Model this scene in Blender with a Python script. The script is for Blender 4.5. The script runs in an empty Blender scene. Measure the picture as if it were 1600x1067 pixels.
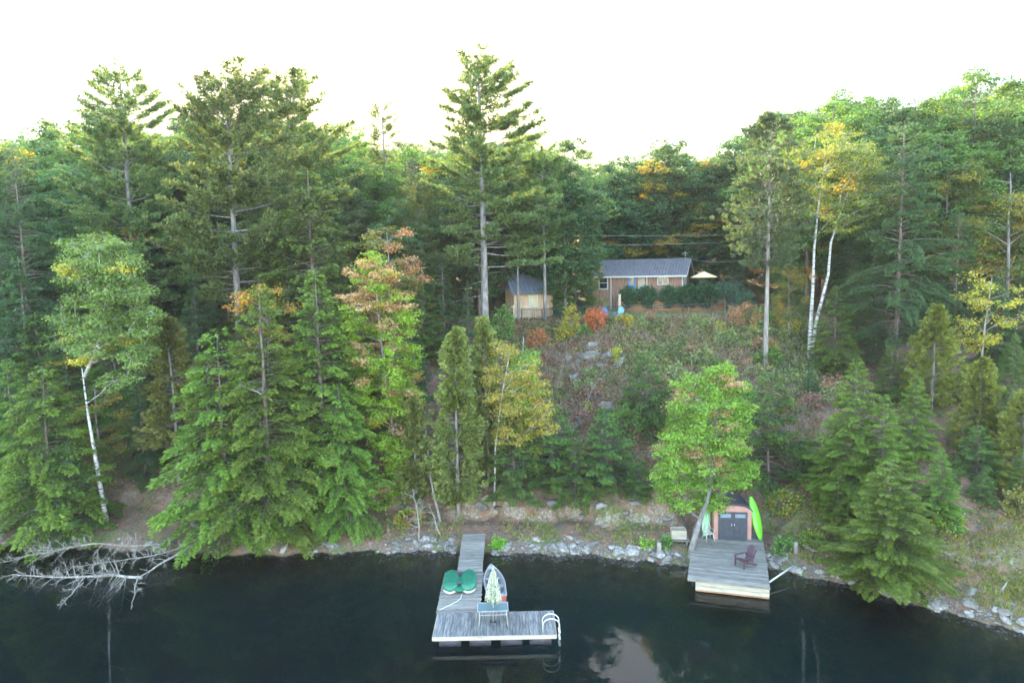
import bpy, math
import numpy as np
from mathutils import Vector, Matrix

# ------------------------------------------------------------------ camera, sky, sun, exposure
SC = bpy.context.scene
COL = SC.collection
CAM_H, PITCH, ROLL, FPX = 16.6, math.radians(6.0), math.radians(1.2), 1067.0
_R0 = Vector((1, 0, 0)); _U0 = Vector((0, math.sin(PITCH), math.cos(PITCH))); _FW = Vector((0, math.cos(PITCH), -math.sin(PITCH)))
_CR = _R0 * math.cos(ROLL) - _U0 * math.sin(ROLL)
_CU = _R0 * math.sin(ROLL) + _U0 * math.cos(ROLL)
cd = bpy.data.cameras.new('camera'); cam = bpy.data.objects.new('camera', cd); COL.objects.link(cam)
cd.sensor_width = 36.0; cd.lens = 36.0 * FPX / 1600.0; cd.clip_start = 0.5; cd.clip_end = 3000
cam.matrix_world = Matrix(((_CR.x, _CU.x, -_FW.x, 0), (_CR.y, _CU.y, -_FW.y, 0), (_CR.z, _CU.z, -_FW.z, CAM_H), (0, 0, 0, 1)))
SC.camera = cam

SUN_EL, SUN_AZ = math.radians(20.0), math.radians(-10.0)      # low sun behind the wood, a little left of straight ahead
W = bpy.data.worlds.new('World'); SC.world = W; W.use_nodes = True
wn = W.node_tree; wn.nodes.clear()
sky = wn.nodes.new('ShaderNodeTexSky'); sky.sky_type = 'NISHITA'; sky.sun_disc = False
sky.sun_elevation = SUN_EL; sky.sun_rotation = SUN_AZ
sky.altitude = 0; sky.air_density = 1.0; sky.dust_density = 1.0; sky.ozone_density = 1.0
bg = wn.nodes.new('ShaderNodeBackground'); bg.inputs['Strength'].default_value = 0.15
wo = wn.nodes.new('ShaderNodeOutputWorld')
wn.links.new(sky.outputs[0], bg.inputs[0]); wn.links.new(bg.outputs[0], wo.inputs[0])
sd = bpy.data.lights.new('sun', 'SUN'); sd.energy = 2.0; sd.angle = math.radians(0.6); sd.color = (1.0, 0.80, 0.55)
sun = bpy.data.objects.new('sun', sd); COL.objects.link(sun)
_s = Vector((math.sin(SUN_AZ) * math.cos(SUN_EL), math.cos(SUN_AZ) * math.cos(SUN_EL), math.sin(SUN_EL)))
sun.rotation_euler = (-_s).to_track_quat('-Z', 'Y').to_euler(); sun.location = (30, 200, 60)
vs = SC.view_settings; vs.view_transform = 'Standard'; vs.look = 'None'; vs.gamma = 1.0; vs.use_curve_mapping = False
vs.exposure = 4.15
vs.use_white_balance = True; vs.white_balance_temperature = 7300; vs.white_balance_tint = 10      # the camera's white balance in open shade
cy = SC.cycles
cy.max_bounces = 6; cy.diffuse_bounces = 4; cy.glossy_bounces = 3; cy.transmission_bounces = 4; cy.transparent_max_bounces = 10
cy.volume_bounces = 1; cy.caustics_reflective = False; cy.caustics_refractive = False; cy.use_denoising = True
cy.use_adaptive_sampling = False; cy.sample_clamp_direct = 0.14; cy.sample_clamp_indirect = 1.0; cy.denoising_prefilter = 'FAST'

def at(px, py, y):
    """world point on the sight line of a measured picture position, at true distance y"""
    d = _CR * ((px - 800) / FPX) - _CU * ((py - 533.5) / FPX) + _FW
    return Vector((0, 0, CAM_H)) + d * (y / d.y)

# ------------------------------------------------------------------ tagging helpers
def tag(o, label=None, cat=None, group=None, kind=None):
    if label: o['label'] = label
    if cat: o['category'] = cat
    if group: o['group'] = group
    if kind: o['kind'] = kind
    return o
def empty(name, loc=(0, 0, 0), rz=0.0):
    o = bpy.data.objects.new(name, None); COL.objects.link(o)
    o.location = loc; o.rotation_euler = (0, 0, rz); o.empty_display_size = .2
    return o
def link(name, me, parent=None, loc=None, rot=None, scale=None):
    o = bpy.data.objects.new(name, me); COL.objects.link(o)
    if parent: o.parent = parent
    if loc is not None: o.location = loc
    if rot is not None: o.rotation_euler = rot
    if scale is not None: o.scale = scale
    return o

# ------------------------------------------------------------------ materials
def newmat(name):
    m = bpy.data.materials.new(name); m.use_nodes = True
    nt = m.node_tree; nt.nodes.clear()
    out = nt.nodes.new('ShaderNodeOutputMaterial')
    return m, nt, out
def N(nt, t, **kw):
    n = nt.nodes.new(t)
    for k, v in kw.items():
        if k in n.inputs: n.inputs[k].default_value = v
        else: setattr(n, k, v)
    return n
def ramp(nt, stops):
    r = nt.nodes.new('ShaderNodeValToRGB')
    while len(r.color_ramp.elements) < len(stops): r.color_ramp.elements.new(.5)
    for e, (p, c) in zip(r.color_ramp.elements, stops):
        e.position = p; e.color = (c[0], c[1], c[2], 1)
    return r
def mixc(nt, a, b, fac, mode='MIX'):
    m = nt.nodes.new('ShaderNodeMix'); m.data_type = 'RGBA'; m.blend_type = mode
    for s, v in ((m.inputs[0], fac), (m.inputs[6], a), (m.inputs[7], b)):
        if hasattr(v, 'is_linked'): nt.links.new(v, s)
        elif isinstance(v, (tuple, list)): s.default_value = (v[0], v[1], v[2], 1)
        else: s.default_value = v
    return m.outputs[2]
def mth(nt, op, a, b=0.0, clamp=False):
    m = nt.nodes.new('ShaderNodeMath'); m.operation = op; m.use_clamp = clamp
    for s, v in ((m.inputs[0], a), (m.inputs[1], b)):
        if hasattr(v, 'is_linked'): nt.links.new(v, s)
        else: s.default_value = v
    return m.outputs[0]

def foliage_mat():
    m, nt, out = newmat('foliage'); L = nt.links
    at_ = N(nt, 'ShaderNodeAttribute', attribute_name='tint')
    oi = N(nt, 'ShaderNodeObjectInfo')
    hs = N(nt, 'ShaderNodeHueSaturation')
    L.new(mth(nt, 'ADD', mth(nt, 'MULTIPLY', oi.outputs['Random'], .035), .4825), hs.inputs['Hue'])
    L.new(mth(nt, 'ADD', mth(nt, 'MULTIPLY', oi.outputs['Random'], .35), .82), hs.inputs['Value'])
    L.new(at_.outputs['Color'], hs.inputs['Color'])
    p = N(nt, 'ShaderNodeBsdfPrincipled', Roughness=.62); p.inputs['Specular IOR Level'].default_value = .3
    L.new(hs.outputs[0], p.inputs['Base Color'])
    tr = N(nt, 'ShaderNodeBsdfTranslucent')
    L.new(mixc(nt, hs.outputs[0], (1.25, 1.12, .55), 1.0, 'MULTIPLY'), tr.inputs[0])
    mx = N(nt, 'ShaderNodeMixShader'); mx.inputs[0].default_value = .42
    L.new(p.outputs[0], mx.inputs[1]); L.new(tr.outputs[0], mx.inputs[2]); L.new(mx.outputs[0], out.inputs[0])
    return m
FOL = foliage_mat()

def noisy(name, stops, scale=4.0, rough=.8, stretch=(1, 1, 1), detail=6, bump=0.0, bscale=None, objvar=0.0, spec=.3, coords='Object', metallic=0.0):
    m, nt, out = newmat(name); L = nt.links
    tc = N(nt, 'ShaderNodeTexCoord'); mp = N(nt, 'ShaderNodeMapping'); mp.inputs['Scale'].default_value = stretch
    L.new(tc.outputs[coords], mp.inputs[0])
    oi = N(nt, 'ShaderNodeObjectInfo')
    va = N(nt, 'ShaderNodeVectorMath', operation='ADD'); sc = N(nt, 'ShaderNodeVectorMath', operation='SCALE')
    cmb = N(nt, 'ShaderNodeCombineXYZ')
    L.new(oi.outputs['Random'], cmb.inputs[0]); L.new(oi.outputs['Random'], cmb.inputs[1]); L.new(oi.outputs['Random'], cmb.inputs[2])
    L.new(cmb.outputs[0], sc.inputs[0]); sc.inputs['Scale'].default_value = 37.0
    L.new(mp.outputs[0], va.inputs[0]); L.new(sc.outputs[0], va.inputs[1])
    nz = N(nt, 'ShaderNodeTexNoise', Scale=scale, Detail=detail, Roughness=.65)
    L.new(va.outputs[0], nz.inputs['Vector'])
    r = ramp(nt, stops); L.new(nz.outputs['Fac'], r.inputs[0])
    c = r.outputs[0]
    if objvar:
        hs = N(nt, 'ShaderNodeHueSaturation'); L.new(c, hs.inputs['Color'])
        L.new(mth(nt, 'ADD', mth(nt, 'MULTIPLY', oi.outputs['Random'], objvar), 1 - objvar / 2), hs.inputs['Value']); c = hs.outputs[0]
    p = N(nt, 'ShaderNodeBsdfPrincipled', Roughness=rough, Metallic=metallic); p.inputs['Specular IOR Level'].default_value = spec
    L.new(c, p.inputs['Base Color'])
    if bump:
        bn = N(nt, 'ShaderNodeBump', Strength=bump, Distance=.03); L.new(nz.outputs['Fac'], bn.inputs['Height']); L.new(bn.outputs[0], p.inputs['Normal'])
    L.new(p.outputs[0], out.inputs[0])
    return m
def g(v, k=1.0): return (v[0] * k, v[1] * k, v[2] * k)

BARK_GREY = noisy('bark_grey', [(.3, (.06, .053, .05)), (.5, (.14, .127, .12)), (.7, (.25, .235, .22))], 3.0, .9, (2, 2, .5), bump=.5)
BARK_BROWN = noisy('bark_brown', [(.3, (.05, .04, .033)), (.5, (.12, .095, .08)), (.7, (.22, .19, .165))], 3.0, .9, (2, 2, .5), bump=.5)
BARK_CEDAR = noisy('bark_cedar', [(.3, (.09, .078, .066)), (.5, (.18, .16, .14)), (.7, (.29, .265, .235))], 4.0, .9, (3, 3, .3), bump=.5)
BARK_DEAD = noisy('bark_bleached', [(.3, (.12, .108, .095)), (.5, (.21, .19, .168)), (.7, (.33, .305, .27))], 3.0, .9, (2, 2, 1), bump=.3)
BARK_BIRCH = noisy('bark_birch', [(.38, (.04, .036, .032)), (.46, (.28, .265, .245)), (.54, (.46, .445, .42)), (.75, (.58, .56, .53))], 2.2, .7, (1, 1, 3.2), bump=.2)
WOOD_GREY = noisy('weathered_boards', [(.28, (.058, .052, .043)), (.45, (.135, .128, .110)), (.6, (.20, .19, .166)), (.8, (.28, .262, .222))], 3.2, .85, (.5, 6, 3), bump=.3, objvar=.45)
WOOD_DARK = noisy('wet_boards', [(.3, (.04, .042, .042)), (.45, (.085, .09, .088)), (.6, (.15, .152, .145)), (.72, (.22, .18, .13)), (.85, (.30, .24, .17))], 2.6, .7, (5, .6, 3), bump=.3, objvar=.5)
WOOD_PALE = noisy('pale_lumber', [(.3, (.22, .185, .135)), (.55, (.34, .295, .23)), (.8, (.45, .41, .34))], 3.0, .8, (.6, 4, 4), bump=.2, objvar=.2)
WOOD_LOG = noisy('log_timber', [(.3, (.13, .06, .03)), (.5, (.27, .14, .07)), (.75, (.44, .28, .15))], 2.5, .8, (.5, 4, 4), bump=.2, objvar=.5)
SIDING = noisy('board_siding', [(.3, (.09, .05, .036)), (.5, (.21, .12, .088)), (.75, (.35, .23, .17))], 2.2, .85, (5, 5, .35), bump=.25, objvar=.1)
SIDING_PALE = noisy('raw_board_siding', [(.3, (.19, .11, .068)), (.5, (.37, .25, .165)), (.75, (.52, .40, .28))], 2.2, .85, (5, 5, .35), bump=.25, objvar=.1)
ROOF_BLUE = noisy('blue_metal_roof', [(.3, (.075, .095, .14)), (.7, (.115, .14, .195))], 1.5, .5, (1, 1, 1), spec=.4)
ROOF_GREY = noisy('grey_metal_roof', [(.3, (.07, .068, .074)), (.7, (.115, .11, .115))], 1.5, .6, (1, 1, 1), spec=.35)
WHITE = noisy('white_paint', [(.3, (.50, .50, .49)), (.7, (.62, .62, .61))], 5, .5, spec=.4)
WHITE_PLASTIC = noisy('white_plastic', [(.3, (.44, .43, .395)), (.7, (.54, .53, .49))], 5, .4, spec=.5)
BLACK_METAL = noisy('black_metal', [(.3, (.015, .015, .017)), (.7, (.035, .035, .04))], 5, .5, spec=.5)
DARK_PLASTIC = noisy('charcoal_plastic', [(.3, (.022, .025, .034)), (.7, (.038, .042, .055))], 4, .5, spec=.4)
CORAL = noisy('salmon_panel', [(.3, (.27, .135, .108)), (.7, (.345, .178, .145))], 3, .6, spec=.3)
LIME = noisy('lime_plastic', [(.3, (.08, .40, .015)), (.7, (.13, .52, .03))], 2, .35, spec=.5)
MINT = noisy('pale_green_plastic', [(.3, (.25, .62, .32)), (.7, (.40, .72, .45))], 2, .4, spec=.5)
GREEN_PLASTIC = noisy('pedal_boat_green', [(.3, (.003, .095, .055)), (.7, (.007, .15, .085))], 2.0, .35, spec=.5)
PURPLE = noisy('plum_plastic', [(.3, (.045, .022, .032)), (.7, (.07, .034, .048))], 4, .5, spec=.4)
BLUE_P = noisy('blue_plastic', [(.3, (.02, .11, .26)), (.7, (.03, .16, .34))], 4, .5, spec=.4)
AQUA_P = noisy('aqua_plastic', [(.3, (.20, .50, .58)), (.7, (.28, .62, .68))], 4, .5, spec=.4)
RED_PAINT = noisy('faded_red_paint', [(.3, (.32, .07, .05)), (.7, (.45, .12, .09))], 4, .5, spec=.4)
ALU = noisy('worn_aluminium', [(.3, (.15, .155, .16)), (.5, (.27, .275, .28)), (.75, (.38, .385, .39))], 3, .5, bump=.1, metallic=.25, spec=.5)
YELLOW_CLOTH = noisy('yellow_canvas', [(.3, (.62, .50, .24)), (.7, (.72, .60, .32))], 3, .8)
ROPE = noisy('pale_rope', [(.3, (.55, .52, .45)), (.7, (.75, .72, .65))], 20, .8)
STONE = noisy('shore_stone', [(.25, (.055, .05, .042)), (.45, (.14, .13, .115)), (.6, (.22, .205, .185)), (.8, (.36, .345, .32))], 2.5, .85, bump=.5, objvar=.7)
CLIFF = noisy('pale_rock', [(.25, (.045, .04, .034)), (.45, (.10, .09, .078)), (.6, (.155, .143, .126)), (.8, (.24, .225, .20))], 1.2, .9, bump=.8, objvar=.3)
WIRE = noisy('wire', [(.3, (.22, .22, .23)), (.7, (.34, .34, .35))], 3, .5)
FLOAT = noisy('float_barrel', [(.3, (.02, .019, .026)), (.7, (.045, .042, .055))], 3, .5)
LEDSCREEN = noisy('window_curtain', [(.3, (.32, .27, .17)), (.7, (.48, .42, .28))], 2, .9)
def glass_pane():
    m, nt, out = newmat('window_pane')
    p = N(nt, 'ShaderNodeBsdfPrincipled', Roughness=.05); p.inputs['Base Color'].default_value = (.015, .02, .025, 1)
    p.inputs['Specular IOR Level'].default_value = .8
    nt.links.new(p.outputs[0], out.inputs[0]); return m
PANE = glass_pane()
def table_glass():
    m, nt, out = newmat('tinted_glass_top')
    p = N(nt, 'ShaderNodeBsdfPrincipled', Roughness=.15); p.inputs['Base Color'].default_value = (.10, .16, .17, 1)
    p.inputs['Specular IOR Level'].default_value = .9
    nt.links.new(p.outputs[0], out.inputs[0]); return m
TGLASS = table_glass()
def floral():
    m, nt, out = newmat('floral_canvas'); L = nt.links
    tc = N(nt, 'ShaderNodeTexCoord')
    v = N(nt, 'ShaderNodeTexNoise', Scale=14.0, Detail=4.0)
    L.new(tc.outputs['Object'], v.inputs['Vector'])
    r = ramp(nt, [(.36, (.04, .09, .05)), (.44, (.14, .19, .11)), (.49, (.34, .35, .27)), (.62, (.38, .37, .26)), (.72, (.28, .21, .07))])
    L.new(v.outputs['Fac'], r.inputs[0])
    p = N(nt, 'ShaderNodeBsdfPrincipled', Roughness=.9); L.new(r.outputs[0], p.inputs['Base Color']); L.new(p.outputs[0], out.inputs[0])
    return m
FLORAL = floral()

def ground_mat():
    m, nt, out = newmat('forest_floor'); L = nt.links
    ge = N(nt, 'ShaderNodeNewGeometry'); sp = N(nt, 'ShaderNodeSeparateXYZ'); L.new(ge.outputs['Position'], sp.inputs[0])
    sn = N(nt, 'ShaderNodeSeparateXYZ'); L.new(ge.outputs['True Normal'], sn.inputs[0])
    def nz(s, d=6.0):
        n = N(nt, 'ShaderNodeTexNoise', Scale=s, Detail=d, Roughness=.65); L.new(ge.outputs['Position'], n.inputs['Vector']); return n.outputs['Fac']
    n1, n2, n3, n4 = nz(.35), nz(1.7), nz(7.0), nz(26.0, 3.0)
    lit = ramp(nt, [(.25, (.055, .036, .024)), (.42, (.12, .072, .045)), (.55, (.20, .11, .07)), (.7, (.30, .20, .14))]); L.new(n4, lit.inputs[0])
    soil = ramp(nt, [(.3, (.05, .04, .03)), (.6, (.13, .105, .08)), (.8, (.25, .22, .18))]); L.new(n3, soil.inputs[0])
    moss = ramp(nt, [(.3, (.05, .06, .02)), (.6, (.11, .13, .04)), (.8, (.19, .20, .08))]); L.new(n3, moss.inputs[0])
    c = mixc(nt, lit.outputs[0], soil.outputs[0], mth(nt, 'MULTIPLY', mth(nt, 'SUBTRACT', n2, .42), 5.0, True))
    c = mixc(nt, c, moss.outputs[0], mth(nt, 'MULTIPLY', mth(nt, 'SUBTRACT', n1, .50), 7.0, True))
    # lawn on the terrace above the bank
    gr = ramp(nt, [(.3, (.10, .13, .05)), (.55, (.17, .20, .085)), (.75, (.26, .27, .13))]); L.new(n3, gr.inputs[0])
    ly = mth(nt, 'MULTIPLY', mth(nt, 'MULTIPLY', mth(nt, 'SUBTRACT', sp.outputs[1], 60.2), 3.0, True), mth(nt, 'MULTIPLY', mth(nt, 'SUBTRACT', 76.0, sp.outputs[1]), .5, True))
    lx = mth(nt, 'MULTIPLY', mth(nt, 'MULTIPLY', mth(nt, 'SUBTRACT', sp.outputs[0], 4.0), .7, True), mth(nt, 'MULTIPLY', mth(nt, 'SUBTRACT', 24.0, sp.outputs[0]), .7, True))
    c = mixc(nt, c, gr.outputs[0], mth(nt, 'MULTIPLY', ly, lx))
    # bare rock where the bank is steep
    rock = ramp(nt, [(.25, (.08, .062, .045)), (.45, (.17, .142, .11)), (.6, (.27, .235, .19)), (.8, (.38, .35, .30))]); L.new(n3, rock.inputs[0])
    st = mth(nt, 'MULTIPLY', mth(nt, 'SUBTRACT', .76, sn.outputs[2]), 6.0, True)
    st = mth(nt, 'MULTIPLY', st, mth(nt, 'MULTIPLY', mth(nt, 'SUBTRACT', n2, .43), 7.0, True))
    c = mixc(nt, c, rock.outputs[0], st)
    # lake bed, with the body colour of deep water painted in by depth
    bed = ramp(nt, [(.3, (.018, .017, .008)), (.55, (.05, .046, .022)), (.75, (.09, .082, .045))]); L.new(n2, bed.inputs[0])
    c = mixc(nt, c, bed.outputs[0], mth(nt, 'MULTIPLY', mth(nt, 'SUBTRACT', .06, sp.outputs[2]), 9.0, True))
    deep = mixc(nt, c, (.001, .024, .021), mth(nt, 'MULTIPLY', mth(nt, 'SUBTRACT', -.35, sp.outputs[2]), .9, True))  # dark teal painted on the deeper bed for light scattered in deep water
    p = N(nt, 'ShaderNodeBsdfPrincipled', Roughness=.95); p.inputs['Specular IOR Level'].default_value = .15
    L.new(deep, p.inputs['Base Color'])
    bn = N(nt, 'ShaderNodeBump', Strength=.7, Distance=.12); L.new(n3, bn.inputs['Height']); L.new(bn.outputs[0], p.inputs['Normal'])
    L.new(p.outputs[0], out.inputs[0])
    return m
def water_mat():
    m, nt, out = newmat('lake_water'); L = nt.links
    ge = N(nt, 'ShaderNodeNewGeometry')
    mp = N(nt, 'ShaderNodeMapping'); mp.inputs['Scale'].default_value = (.8, 1.5, 1); L.new(ge.outputs['Position'], mp.inputs[0])
    n1 = N(nt, 'ShaderNodeTexNoise', Scale=.9, Detail=3.0, Roughness=.5); L.new(mp.outputs[0], n1.inputs['Vector'])
    bn = N(nt, 'ShaderNodeBump', Strength=.07, Distance=.05); L.new(n1.outputs['Fac'], bn.inputs['Height'])
    fr = N(nt, 'ShaderNodeFresnel', IOR=1.42); L.new(bn.outputs[0], fr.inputs['Normal'])
    gl = N(nt, 'ShaderNodeBsdfGlossy', Roughness=.008); L.new(bn.outputs[0], gl.inputs['Normal'])
    tr = N(nt, 'ShaderNodeBsdfTransparent')
    mx = N(nt, 'ShaderNodeMixShader'); L.new(fr.outputs[0], mx.inputs[0]); L.new(tr.outputs[0], mx.inputs[1]); L.new(gl.outputs[0], mx.inputs[2])
    L.new(mx.outputs[0], out.inputs['Surface'])
    va = N(nt, 'ShaderNodeVolumeAbsorption', Density=.16); va.inputs['Color'].default_value = (.05, .60, .70, 1)
    L.new(va.outputs[0], out.inputs['Volume'])
    return m

# ------------------------------------------------------------------ mesh helpers
def raw_mesh(name, co, k, tint=None, mat=None):
    """faces of k corners, no shared vertices; co has shape (n*k, 3)"""
    co = np.ascontiguousarray(co, dtype=np.float32); n = len(co) // k
    me = bpy.data.meshes.new(name)
    me.vertices.add(n * k); me.vertices.foreach_set('co', co.ravel())
    me.loops.add(n * k); me.loops.foreach_set('vertex_index', np.arange(n * k, dtype=np.int32))
    me.polygons.add(n); me.polygons.foreach_set('loop_start', np.arange(n, dtype=np.int32) * k)
    me.update(calc_edges=True)
    if tint is not None:
        a = me.attributes.new('tint', 'FLOAT_COLOR', 'FACE')
        a.data.foreach_set('color', np.c_[np.clip(tint, 0.002, 1), np.ones(n)].astype(np.float32).ravel())
    me.materials.append(mat or FOL)
    return me
def unit(v): return v / np.maximum(np.linalg.norm(v, axis=-1, keepdims=True), 1e-9)
class Leaves:
    def __init__(s): s.P = []; s.U = []; s.V = []; s.C = []
    def add(s, P, U, NR, L, Wd, C):
        """P base, U direction, NR rough normal, L length, Wd width, C colour"""
        n = len(P); U = unit(U); V = unit(np.cross(U, NR))
        L = np.broadcast_to(np.asarray(L, float), (n,))[:, None]; Wd = np.broadcast_to(np.asarray(Wd, float), (n,))[:, None]
        s.P.append(P); s.U.append(U * L); s.V.append(V * Wd * .5); s.C.append(np.broadcast_to(C, (n, 3)))
    def mesh(s, name):
        P = np.concatenate(s.P); U = np.concatenate(s.U); V = np.concatenate(s.V); C = np.concatenate(s.C)
        co = np.stack([P, P + U * .5 + V, P + U, P + U * .5 - V], 1).reshape(-1, 3)
        return raw_mesh(name, co, 4, C)
    def count(s): return sum(len(p) for p in s.P)
class Solid:
    """collects boxes, tubes and sheets into one mesh"""
    def __init__(s): s.v = []; s.f = []; s.n = 0
    def raw(s, verts, faces):
        s.v.append(np.asarray(verts, float)); s.f += [tuple(i + s.n for i in f) for f in faces]; s.n += len(verts); return s
    def box(s, c, d, rz=0.0, rx=0.0, ry=0.0):
        hx, hy, hz = d[0] / 2, d[1] / 2, d[2] / 2
        p = np.array([(-hx, -hy, -hz), (hx, -hy, -hz), (hx, hy, -hz), (-hx, hy, -hz), (-hx, -hy, hz), (hx, -hy, hz), (hx, hy, hz), (-hx, hy, hz)])
        if rx or ry or rz: p = p @ np.array(Matrix.Rotation(rz, 3, 'Z') @ Matrix.Rotation(ry, 3, 'Y') @ Matrix.Rotation(rx, 3, 'X')).T
        return s.raw(p + np.array(c), [(0, 3, 2, 1), (4, 5, 6, 7), (0, 1, 5, 4), (1, 2, 6, 5), (2, 3, 7, 6), (3, 0, 4, 7)])
    def tube(s, pts, rad, n=6, cap=True):
        pts = np.asarray(pts, float); k = len(pts); rad = np.broadcast_to(np.asarray(rad, float), (k,))
        t = np.gradient(pts, axis=0); t = unit(t)
        ref = np.array([0, 0, 1.0]) if abs(t[:, 2]).mean() < .8 else np.array([1.0, 0, 0])
        a = unit(np.cross(t, ref)); b = np.cross(t, a)
        th = np.arange(n) * 2 * math.pi / n
        ring = pts[:, None] + rad[:, None, None] * (np.cos(th)[None, :, None] * a[:, None] + np.sin(th)[None, :, None] * b[:, None])
        f = []
        for i in range(k - 1):
            for j in range(n):
                f.append((i * n + j, i * n + (j + 1) % n, (i + 1) * n + (j + 1) % n, (i + 1) * n + j))
        if cap: f.append(tuple(range(n - 1, -1, -1))); f.append(tuple(range((k - 1) * n, k * n)))
        return s.raw(ring.reshape(-1, 3), f)
    def prism(s, poly, y0, y1):
        """polygon in xz, drawn out along y"""
        k = len(poly); v = [(x, y0, z) for x, z in poly] + [(x, y1, z) for x, z in poly]
        f = [tuple(range(k)), tuple(range(2 * k - 1, k - 1, -1))] + [(i, i + k, (i + 1) % k + k, (i + 1) % k) for i in range(k)]
        return s.raw(v, f)
    def loft(s, rings, cap=True):
        k = len(rings); n = len(rings[0]); f = []
        for i in range(k - 1):
            for j in range(n): f.append((i * n + j, i * n + (j + 1) % n, (i + 1) * n + (j + 1) % n, (i + 1) * n + j))
        if cap: f.append(tuple(range(n - 1, -1, -1))); f.append(tuple(range((k - 1) * n, k * n)))
        return s.raw(np.concatenate([np.asarray(r, float) for r in rings]), f)
    def mesh(s, name, mat, smooth=False):
        me = bpy.data.meshes.new(name)
        me.from_pydata(np.concatenate(s.v).tolist(), [], s.f); me.materials.append(mat)
        if smooth: me.polygons.foreach_set('use_smooth', np.ones(len(me.polygons), dtype=bool))
        me.update(); return me
    def obj(s, name, mat, parent=None, smooth=False, **kw): return link(name, s.mesh(name, mat, smooth), parent, **kw)

# ------------------------------------------------------------------ terrain
_wr = np.random.default_rng(5)
_WV = [(_wr.uniform(0, 6.28), 2 * math.pi / l, a, _wr.uniform(0, 6.28)) for l, a in
       [(19, .30), (13, .22), (9, .18), (6.1, .13), (4.3, .10), (3.1, .075), (2.2, .06), (1.6, .045), (1.15, .035), (.85, .028), (7.3, .15), (2.7, .06)]]
def bumps(x, y):
    z = 0
    for th, k, a, ph in _WV: z = z + a * np.sin(k * (x * math.cos(th) + y * math.sin(th)) + ph)
    return z
SHX = [-400, -90, -60, -32.6, -26.1, -19.4, -13.6, -7.9, -4.1, -.3, 3.5, 7, 9.1, 14.1, 16.3, 17.8, 20.7, 22.7, 30, 45, 90, 400]
SHY = [60, 50, 45, 41.6, 40.9, 39.5, 39.2, 39.3, 39.3, 38.6, 38.4, 37.4, 36.9, 35.9, 34.5, 33.5, 30.4, 29.1, 26.5, 23, 16, -20]
def shore(x): return np.interp(x, SHX, SHY) + .18 * np.sin(x * 1.9) + .12 * np.sin(x * 4.3 + 1)
def ground(x, y):
    x = np.asarray(x, float); y = np.asarray(y, float)
    s = shore(x); d = y - s
    crest = 60 + .8 * np.sin(x * .21) * (np.abs(x - 10) > 14)
    t = np.clip((y - s - 5) / (crest - s - 5), 0, 1)
    low = np.interp(d, [-400, -40, -14, -7, -3, -1, 0, .35, 1, 2.5, 4.0, 4.5, 5], [-9, -7.5, -5.2, -3.4, -1.5, -.35, 0, .28, .55, .85, 1.1, 1.5, 1.95])
    z = low + (11.9 - 1.95) * t ** 1.08 + np.clip(y - crest, 0, 20) * .045 + np.clip(y - 80, 0, 60) * .10
    led = np.interp(x, [-6, -3, 9, 12], [0, 1, 1, 0]); dd = d + .35 * np.sin(x * 1.3) + .2 * np.sin(x * 3.1 + 2)
    z = z + led * (np.interp(dd, [2.2, 3.3, 3.9, 4.3, 7.5], [0, -.25, .55, .75, 0]))
    amp = np.interp(d, [-3, 0, 3, 5, 9, 18, 24], [.3, .12, .15, .5, 1.0, .8, .25]) * np.interp(y, [57, 61, 78, 84], [1, .35, .35, 1])
    z = z + bumps(x, y) * amp
    c, n = math.cos(math.radians(17)), math.sin(math.radians(17)); lx = (x - 8.76) * c - (y - 33.55) * n; ly = (x - 8.76) * n + (y - 33.55) * c      # level pad for deck and shed
    od = np.hypot(np.maximum(np.maximum(-.2 - lx, lx - 4.6), 0), np.maximum(np.maximum(-9 - ly, ly - 7.9), 0))
    return np.where(ly > 2.0, np.minimum(z, .52 + 1.1 * od), np.minimum(z, .30 + 1.1 * od))
def gz(x, y): return float(ground(x, y))

def make_terrain():
    xs = np.concatenate([[-260, -200, -150, -110], np.arange(-85, -36, 1.0), np.arange(-36, 36, .4), np.arange(36, 86, 1.0), [110, 150, 200, 260]])
    ys = np.concatenate([[-260, -150, -80, -40, -10, 5], np.arange(14, 34, .5), np.arange(34, 48, .2), np.arange(48, 66, .4), np.arange(66, 120, 1.5), [130, 150, 190, 260]])
    X, Y = np.meshgrid(xs, ys); Z = ground(X, Y)
    nx, ny = len(xs), len(ys)
    v = np.c_[X.ravel(), Y.ravel(), Z.ravel()].astype(np.float32)
    i, j = np.meshgrid(np.arange(nx - 1), np.arange(ny - 1)); a = (j * nx + i).ravel()
    f = np.c_[a, a + 1, a + nx + 1, a + nx].astype(np.int32)
    me = bpy.data.meshes.new('ground'); me.vertices.add(len(v)); me.vertices.foreach_set('co', v.ravel())
    me.loops.add(f.size); me.loops.foreach_set('vertex_index', f.ravel()); me.polygons.add(len(f)); me.polygons.foreach_set('loop_start', np.arange(len(f), dtype=np.int32) * 4)
    me.polygons.foreach_set('use_smooth', np.ones(len(f), dtype=bool)); me.update(calc_edges=True); me.materials.append(ground_mat())
    return tag(link('ground', me), 'steep wooded bank of leaf litter, soil and lawn above the lake', kind='structure')
GROUND = make_terrain()
_w = Solid().box((0, 0, -6.0), (518, 518, 12.0)); WATER = _w.obj('lake_water', water_mat()); tag(WATER, 'dark calm blue green lake water below the rocky shore', kind='structure')

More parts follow.
